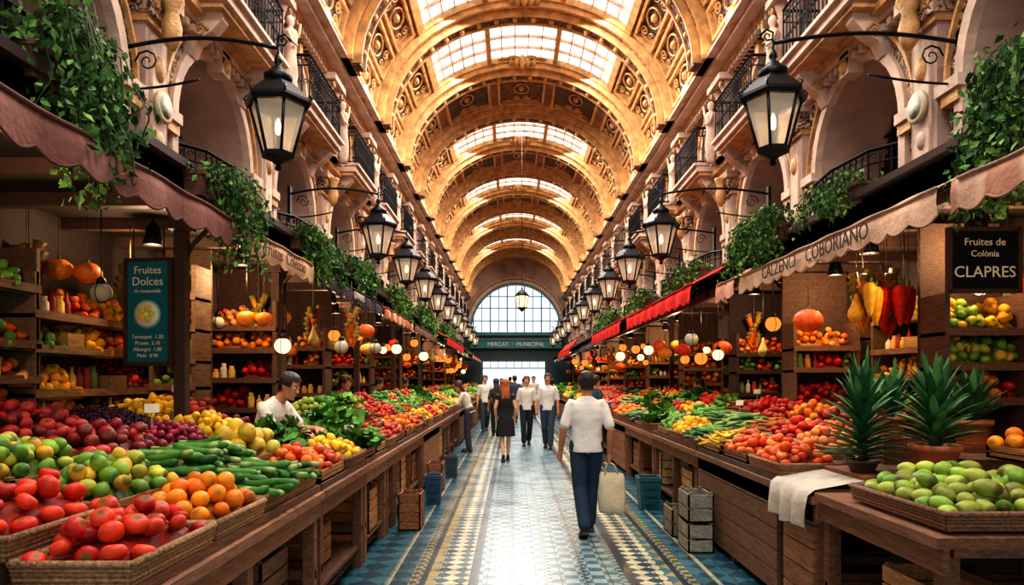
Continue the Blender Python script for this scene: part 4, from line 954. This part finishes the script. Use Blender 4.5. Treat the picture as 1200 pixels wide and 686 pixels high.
def figure(name,loc,heading,H=1.75,J={},top='#e8e4dc',bottom='#1f2c40',hair='short',hcol='#1a1210',yaw=0,pitch=0,vox=.009,sleeve=.9,skin=0,skirt=False,female=False,shoe='#1c1a1a',loose=1.0):
    e=empty(name,loc,heading); s=H/1.75
    j=dict(J0); j.update(J); g={k:(np.array(v,float)*s if not np.isscalar(v) else v) for k,v in j.items()}
    sk=M_sk[skin]; hero=vox<.006
    mb=MB(); wf=.88 if female else 1.0
    up=g['neck']-g['pelvis']; up/=np.linalg.norm(up)
    Rh=rotm('Z',yaw)@rotm('X',pitch)
    hb=g['head']
    n=20 if hero else 14
    def headring(z,rx,ry,yo,off=0):
        a_=np.linspace(0,2*PI,n,endpoint=False); return np.stack([(rx+off)*np.cos(a_),yo+(ry+off)*np.sin(a_),np.full(n,z)],1)*s
    V=np.concatenate([headring(*r) for r in HR]); F=[gridF(len(HR),n),np.arange(n)[::-1][None],(np.arange(n)+(len(HR)-1)*n)[None]]
    T=lambda V: V@Rh.T+hb
    mb.add(T(V),F)
    tp=lambda p:tuple(T(np.array([p])*s)[0])
    limb(mb,[tp((0,.09,.125)),tp((0,.108,.095))],[.008*s,.014*s],8)
    for sg in (-1,1): ball(mb,tp((sg*.076,-.004,.112)),(.01*s,.02*s,.03*s),8,6)
    ball(mb,tp((0,.088,.055)),(.026*s,.012*s,.01*s),8,6); ball(mb,tp((0,.082,.018)),(.022*s,.02*s,.018*s),8,6)
    limb(mb,[g['neck']-up*.08*s,tp((0,-.015,.06))],[.06*s*wf,.052*s*wf],12)
    limb(mb,[g['pelvis'],(g['neck']+g['pelvis'])/2,g['neck']-up*.1*s],[.1*s,.1*s,.1*s*wf],12)
    for S in 'LR':
        sh,el,wr=g['s'+S].copy(),g['e'+S],g['w'+S]; sh[0]*=wf
        limb(mb,[g['neck']-up*.1*s,sh,(sh*.5+el*.5),el,el*.6+wr*.4,wr],[.065*s,.05*s*wf,.045*s*wf,.039*s*wf,.04*s*wf,.027*s*wf],12)
        d=wr-el; d/=np.linalg.norm(d); d=d*.85+np.array([0,.0,-.3]) if 'hdir' not in j else np.array(j['hdir'],float); d/=np.linalg.norm(d)
        sg=-1 if S=='L' else 1
        nrm=np.array([-sg,0,0.])if abs(d[2])>.6 else np.array([0,0,-1.]); nrm=nrm-d*np.dot(nrm,d); nrm/=np.linalg.norm(nrm); sd=np.cross(d,nrm)
        if np.dot(sd,np.array([0,1,0]) if abs(d[2])>.6 else np.array([-sg,0,0]))<0: sd=-sd
        limb(mb,[wr,wr+d*.03*s,wr+d*.075*s],[.025*s,.03*s,.03*s],10)
        limb(mb,[wr+d*.03*s-sd*.012*s,wr+d*.085*s-sd*.026*s],[.018*s,.016*s],8); limb(mb,[wr+d*.03*s+sd*.012*s,wr+d*.085*s+sd*.026*s],[.018*s,.016*s],8)
        curl=j.get('curl'+S,.35)
        for fi,(o_,l) in enumerate(((.031,.07),(.0105,.08),(-.0105,.075),(-.031,.058))):
            b0=wr+d*.088*s+sd*o_*s; pts=[b0]; ang=curl*.6
            for seg in (.42,.33,.25):
                c_,s_=math.cos(ang),math.sin(ang); dv=d*c_+nrm*s_; pts.append(pts[-1]+dv*l*seg*s); ang+=curl
            limb(mb,pts,[.0092*s,.0085*s,.0078*s,.0068*s],8)
        b0=wr+d*.025*s+sd*.025*s; limb(mb,[b0,b0+(sd*.7+d*.6+nrm*.25)*.035*s,b0+(sd*.75+d*1.25+nrm*.6)*.05*s],[.013*s,.011*s,.008*s],8)
    if skirt:
        for S in 'LR':
            limb(mb,[g['h'+S],(g['h'+S]+g['k'+S])/2,g['k'+S],g['k'+S]*.65+g['a'+S]*.35,g['a'+S]],[.08*s,.068*s,.05*s,.05*s,.032*s],12)
    remesh(mb,'body',vox,sk,e)
    m2=MB()
    for sg in (-1,1):
        ball(m2,tp((sg*.031,.082,.128)),.0125*s,8,6,0,hx('#e8e0d8')); ball(m2,tp((sg*.031,.0925,.128)),.006*s,8,6,0,hx('#1a100c'))
        tube(m2,[tp((sg*.016,.094,.146)),tp((sg*.032,.095,.151)),tp((sg*.048,.083,.146))],.004*s,5,0,hx(hcol))
    tube(m2,[tp((-.02,.096,.056)),tp((0,.102,.054)),tp((.02,.096,.056))],.004*s,5,0,hx('#8a3a34'))
    m2.build('face',[M_plain],e)
    m3=MB(); zs=np.linspace(.0,.237,16); hr=np.array(HR); nn=28; VV=[]
    off=.014 if hair=='short' else .02
    for z in zs:
        rx,ry,yo=(np.interp(z,hr[:,0],hr[:,i]) for i in (1,2,3)); a_=np.linspace(0,2*PI,nn,endpoint=False)
        oo=off+.004*np.sin(a_*7+z*90)+.003*np.cos(a_*13+z*50)
        if z<.1: rx,ry,yo=max(rx,.06),max(ry,.08),min(yo,.0)
        VV.append(np.stack([(rx+oo)*np.cos(a_),yo+(ry+oo)*np.sin(a_),np.full(nn,z+ (off if z>.2 else 0))],1)*s)
    VV=np.concatenate(VV); FF=gridF(16,nn); keep=[]
    for f in FF:
        c=VV[f].mean(0)/s; an=math.atan2(c[1],abs(c[0]))
        lim=.188 if an>.75 else (.13 if an>.15 else (.1 if an>-.2 else .045 if hair=='short' else .0))
        if c[2]>lim: keep.append(f)
    top_=(np.arange(nn)+15*nn)[None]
    m3.add(T(VV),[np.array(keep),top_],0,hx(hcol),True)
    if hair=='long':
        b=g['neck']; p0=T(np.array([[0,-.055,.13]])*s)[0]; p1=T(np.array([[0,-.085,.0]])*s)[0]; p2=b+np.array([0,-.1,-.1])*s
        for ox in (-.05,-.025,0,.025,.05): limb(m3,[p0+np.array([ox,0,0])*s,p1+np.array([ox*1.1,0,0])*s,p2+np.array([ox*1.3,0,-.02*abs(ox)*20])*s],[.035*s,.035*s,.018*s],8,0,hx(hcol))
    if hair=='bun': ball(m3,tp((0,-.11,.17)),.038*s,10,7,0,hx(hcol))
    m3.build('hair',[M_hair],e)
    mt=solid(name+'_top',hx(top),.85,.6,9); m4=MB(); ax=up; right=g['sR']-g['sL']; right/=np.linalg.norm(right); fw=np.cross(ax,right); fw/=np.linalg.norm(fw)
    n=24; VV=[]
    prof=[(-.11,.165,.128),(-.1,.172,.132),(.0,.168,.13),(.2,.155,.118),(.4,.155,.117),(.6,.168,.124),(.78,.176,.12),(.88,.165,.1),(.95,.125,.078),(1.0,.08,.068),(1.04,.062,.06)]
    if female: prof=[(-.05,.165,.125),(0,.165,.125),(.2,.135,.105),(.35,.128,.1),(.55,.15,.125),(.72,.158,.13),(.86,.15,.105),(.94,.12,.08),(1.0,.075,.062)]
    for t,rx,ry in prof:
        a_=np.linspace(0,2*PI,n,endpoint=False); cc=g['pelvis']+(g['neck']-g['pelvis'])*t
        lo=loose if t<.7 else 1
        fold=1+.03*np.sin(a_*5+t*9)*(t<.6)
        VV.append(cc+(np.sign(np.cos(a_))*np.abs(np.cos(a_))**.85*rx*lo*s*fold)[:,None]*right+(np.sin(a_)*ry*lo*s*fold)[:,None]*fw)
    m4.add(np.concatenate(VV),[gridF(len(prof),n),np.arange(n)[::-1][None],(np.arange(n)+(len(prof)-1)*n)[None]])
    for S in 'LR':
        sh,el=g['s'+S].copy(),g['e'+S]; sh[0]*=wf
        en=sh*(1-sleeve)+el*sleeve
        if sleeve>.05: limb(m4,[g['neck']-up*.1*s+(sh-g['neck'])*.3,sh,sh*.5+en*.5,en],[.07*s*wf,.06*s*wf,.058*s*wf,(.06 if not female else .05)*s],14)
    if skirt:
        VV=[]
        for z,r in ((g['pelvis'][2]+.04*s,.15),(g['pelvis'][2]-.1*s,.185),(g['kL'][2]+.2*s,.2),(g['kL'][2]+.04*s,.215)):
            a_=np.linspace(0,2*PI,n,endpoint=False); rr_=r*s*(1+.04*np.sin(a_*7)*(z<.8)); VV.append(np.stack([g['pelvis'][0]+rr_*np.cos(a_),g['pelvis'][1]+rr_*.82*np.sin(a_),np.full(n,z)],1))
        m4.add(np.concatenate(VV),[gridF(4,n),np.arange(n)[::-1][None],(np.arange(n)+3*n)[None]])
    remesh(m4,'top_garment',max(.007,vox),mt,e,3)
    if not skirt:
        m5=MB(); mbm=solid(name+'_trousers',hx(bottom),.85,.5,12)
        limb(m5,[g['pelvis']+np.array([-.05,0,.04])*s,g['pelvis']+np.array([.05,0,.04])*s],[.112*s,.112*s],14)
        for S in 'LR':
            h_,k_,a_=g['h'+S],g['k'+S],g['a'+S]
            limb(m5,[h_+np.array([0,0,.03])*s,h_*.6+k_*.4,k_,k_*.5+a_*.5,a_+(k_-a_)*.06],[.104*s*wf,.094*s*wf,.075*s,.07*s,.066*s],14)
        remesh(m5,'trousers',max(.007,vox),mbm,e,3)
    m6=MB()
    for S in 'LR':
        a_=g['a'+S]; ft=g['f'+S]
        Rf=rotm('X',-ft)
        pr=[(-.075,.028,.035),(-.06,.037,.05),(-.02,.04,.07),(.03,.042,.06),(.08,.046,.045),(.13,.045,.036),(.165,.034,.028),(.18,.015,.015)]
        VV=[];nn_=14
        for yy,w_,h_ in pr:
            t_=np.linspace(0,2*PI,nn_,endpoint=False); zz=np.where(np.sin(t_)>0,np.sin(t_)*h_*1.3,np.sin(t_)*.001); VV.append(np.stack([w_*np.cos(t_),np.full(nn_,yy),zz+.022],1))
        VV=np.concatenate(VV); FF=[gridF(len(pr),nn_),np.arange(nn_)[None],(np.arange(nn_)+(len(pr)-1)*nn_)[None]]
        piv=np.array([0,.1,0]); VV=((VV-piv)@Rf.T+piv)*s
        o=np.array([a_[0],a_[1]+.0,0])
        if ft: o=np.array([a_[0],a_[1]+.02,0])
        m6.add(VV+o,FF,0,hx(shoe),True)
        SV=[]
        for yy,w_ in ((-.078,.03),(-.05,.042),(.03,.043),(.1,.05),(.15,.044),(.182,.02)):
            SV+=[(-w_,yy,.0),(w_,yy,.0),(w_,yy,.024),(-w_,yy,.024)]
        SV=((np.array(SV)-piv)@Rf.T+piv)*s; m6.add(SV+o,[gridF(6,4),np.array([[0,1,2,3]]),np.array([[20,21,22,23]])],0,hx('#3a2c24'),False)
        limb(m6,[a_+np.array([0,0,-.03])*s,a_+np.array([0,0,.03])*s],[.038*s,.038*s],10,0,hx(shoe))
    m6.build('shoes',[M_plain],e)
    return e,g
e,g=figure('walking_man',(.78,7.15,0),0.03,1.70,dict(hL=(-.085,0,.93),hR=(.085,0,.93),kL=(-.075,.0,.5),aL=(-.055,-.26,.13),fL=.35,kR=(.075,.13,.51),aR=(.06,.16,.09),
  eL=(-.25,-.05,1.14),wL=(-.275,.05,.9),eR=(.25,-.08,1.13),wR=(.245,.0,.87),curlL=.4,curlR=.85),
  top='#d8d4cc',bottom='#1c3048',hcol='#1c1412',yaw=.15,vox=.0055,sleeve=.8,skin=1,loose=1.06,shoe='#2a1c18')
m2=MB(); hx_,hy_,hz_=g['wR'][0],g['wR'][1],g['wR'][2]-.1
n=24; VV=[]
for z,w_,t_ in ((hz_-.1,.12,.012),(hz_-.13,.13,.03),(hz_-.25,.138,.05),(hz_-.4,.142,.06),(hz_-.5,.138,.055),(hz_-.53,.125,.04)):
    a_=np.linspace(0,2*PI,n,endpoint=False); VV.append(np.stack([hx_+.03+w_*np.sign(np.cos(a_))*np.abs(np.cos(a_))**.45*(1+.03*np.sin(a_*5+z*20)),hy_+t_*np.sin(a_)*(1+.2*np.sin(a_*4+z*30)),np.full(n,z)-.012*np.cos(a_)],1))
m2.add(np.concatenate(VV),[gridF(6,n),(np.arange(n)+5*n)[None]],0,hx('#d0c0a0'),True)
for yy in (-.018,.018): tube(m2,[(hx_-.05,hy_+yy,hz_-.14),(hx_-.03,hy_+yy*.6,hz_-.02),(hx_,hy_,hz_+.008),(hx_+.05,hy_+yy*.6,hz_-.02),(hx_+.1,hy_+yy,hz_-.14)],.009,6,0,hx('#c4b08c'))
m2.build('tote_bag',[M_cloth],e)
figure('market_vendor',(-2.38,6.52,0),-PI/2-.3,1.74,dict(pelvis=(0,-.02,.95),neck=(0,.17,1.43),head=(0,.25,1.46),sL=(-.17,.13,1.37),sR=(.17,.13,1.37),
  eL=(-.2,.3,1.14),eR=(.22,.3,1.12),wL=(-.1,.52,1.16),wR=(.13,.52,1.16),hdir=(0,.9,-.3),curlL=.45,curlR=.45),top='#dcd6cc',bottom='#2a2a30',hcol='#1a100c',pitch=-.4,vox=.0055,sleeve=.72,skin=0)
figure('woman_in_dress',(-.13,13.5,0),.05,1.62,dict(kL=(-.07,.0,.5),aL=(-.05,-.15,.1),fL=.2,kR=(.07,.1,.5),aR=(.06,.14,.09),eL=(-.22,-.04,1.14),wL=(-.2,.06,.93),eR=(.22,-.04,1.14),wR=(.2,.06,.93)),
  top='#16161c',hair='long',hcol='#b05c2c',female=True,skirt=True,sleeve=.25,skin=2,shoe='#2a1c1a')
walk=dict(kL=(-.08,.0,.5),aL=(-.06,-.2,.12),fL=.3,kR=(.08,.12,.5),aR=(.07,.17,.09))
walk2=dict(kR=(.08,.0,.5),aR=(.06,-.2,.12),fR=.3,kL=(-.08,.12,.5),aL=(-.07,.17,.09))
figure('pedestrian_man',(.36,16.8,0),PI,1.7,walk,top='#d2ccc2',bottom='#15171c',hair='short',hcol='#22140e',vox=.011,sleeve=.9)
figure('pedestrian_man',(.84,16.0,0),PI-.1,1.76,walk2,top='#d8d4ce',bottom='#2c3c52',hair='short',hcol='#1a1210',vox=.011,skin=1)
figure('pedestrian_woman',(-.45,19.5,0),.1,1.64,walk2,top='#2a2c34',bottom='#1c1c24',hair='long',hcol='#3a2014',vox=.011,female=True)
figure('pedestrian_man',(-.85,21.5,0),PI+.1,1.75,walk,top='#d0c8bc',bottom='#2a3038',vox=.012)
figure('pedestrian_woman',(1.25,22,0),.0,1.65,walk,top='#5a3a34',bottom='#22262e',hair='bun',vox=.012,female=True)
figure('pedestrian_man',(.1,26,0),.0,1.76,walk2,top='#34404c',bottom='#1e222a',vox=.012)
figure('pedestrian_man',(.95,30,0),PI,1.76,walk,top='#c8bca8',bottom='#1e222a',vox=.012)
figure('pedestrian_woman',(-.5,33,0),PI,1.66,walk,top='#8a4a3a',bottom='#22262e',hair='long',vox=.012,female=True)
figure('pedestrian_man',(-.1,38,0),0,1.76,walk2,top='#2c3038',bottom='#1e222a',vox=.014)
figure('pedestrian_woman',(.7,42,0),0,1.66,walk,top='#9a8a7a',bottom='#22262e',hair='bun',vox=.014,female=True)
lean=dict(pelvis=(0,-.05,.95),neck=(0,.14,1.43),head=(0,.2,1.45),sL=(-.17,.11,1.38),sR=(.17,.11,1.38),eL=(-.2,.26,1.13),eR=(.2,.26,1.13),wL=(-.12,.48,1.08),wR=(.12,.48,1.08),hdir=(0,.9,-.3))
figure('market_vendor',(-2.95,13.9,0),-PI/2,1.72,lean,top='#dcd6cc',bottom='#2a2a30',hcol='#1a100c',pitch=-.3,vox=.011)
figure('market_vendor',(-2.92,11.2,0),-PI/2-.4,1.74,lean,top='#e0d8cc',bottom='#2a2a30',hair='long',hcol='#2a180c',pitch=-.2,vox=.011,female=True)
figure('shopper_woman',(-.98,15.3,0),PI/2,1.64,lean,top='#d8ccc0',bottom='#3a3440',hair='long',hcol='#3a2014',pitch=-.3,vox=.011,female=True)
figure('market_vendor',(-2.95,17.4,0),-PI/2-.2,1.7,lean,top='#c8b8a8',bottom='#2a2a30',hair='bun',hcol='#2a180c',pitch=-.3,vox=.011,female=True)
figure('shopper_man',(1.62,13.3,0),-PI/2+.5,1.7,{},top='#2c3a48',bottom='#20242c',hcol='#1a100c',vox=.011)
figure('market_vendor',(3.65,12.5,0),PI/2,1.72,lean,top='#3a4a5a',bottom='#2a2a30',pitch=-.3,vox=.012)
# ------------------------------------------------------------ world, camera
w=bpy.data.worlds.new('World'); sc.world=w; w.use_nodes=True; bg=w.node_tree.nodes['Background']; bg.inputs[0].default_value=(.82,.92,1,1); bg.inputs[1].default_value=1.0
cam=bpy.data.cameras.new('Camera'); co=bpy.data.objects.new('Camera',cam); sc.collection.objects.link(co); co.location=(0,0,1.62); co.rotation_euler=(PI/2,0,0)
cam.sensor_width=36; cam.lens=24; cam.shift_y=.085; cam.clip_end=300; sc.camera=co
sc.view_settings.view_transform='Standard'
try: sc.view_settings.look='Medium High Contrast'
except Exception as ex:
    print('look',ex)
    try: sc.view_settings.look='None'
    except Exception: pass
sc.view_settings.exposure=0.1
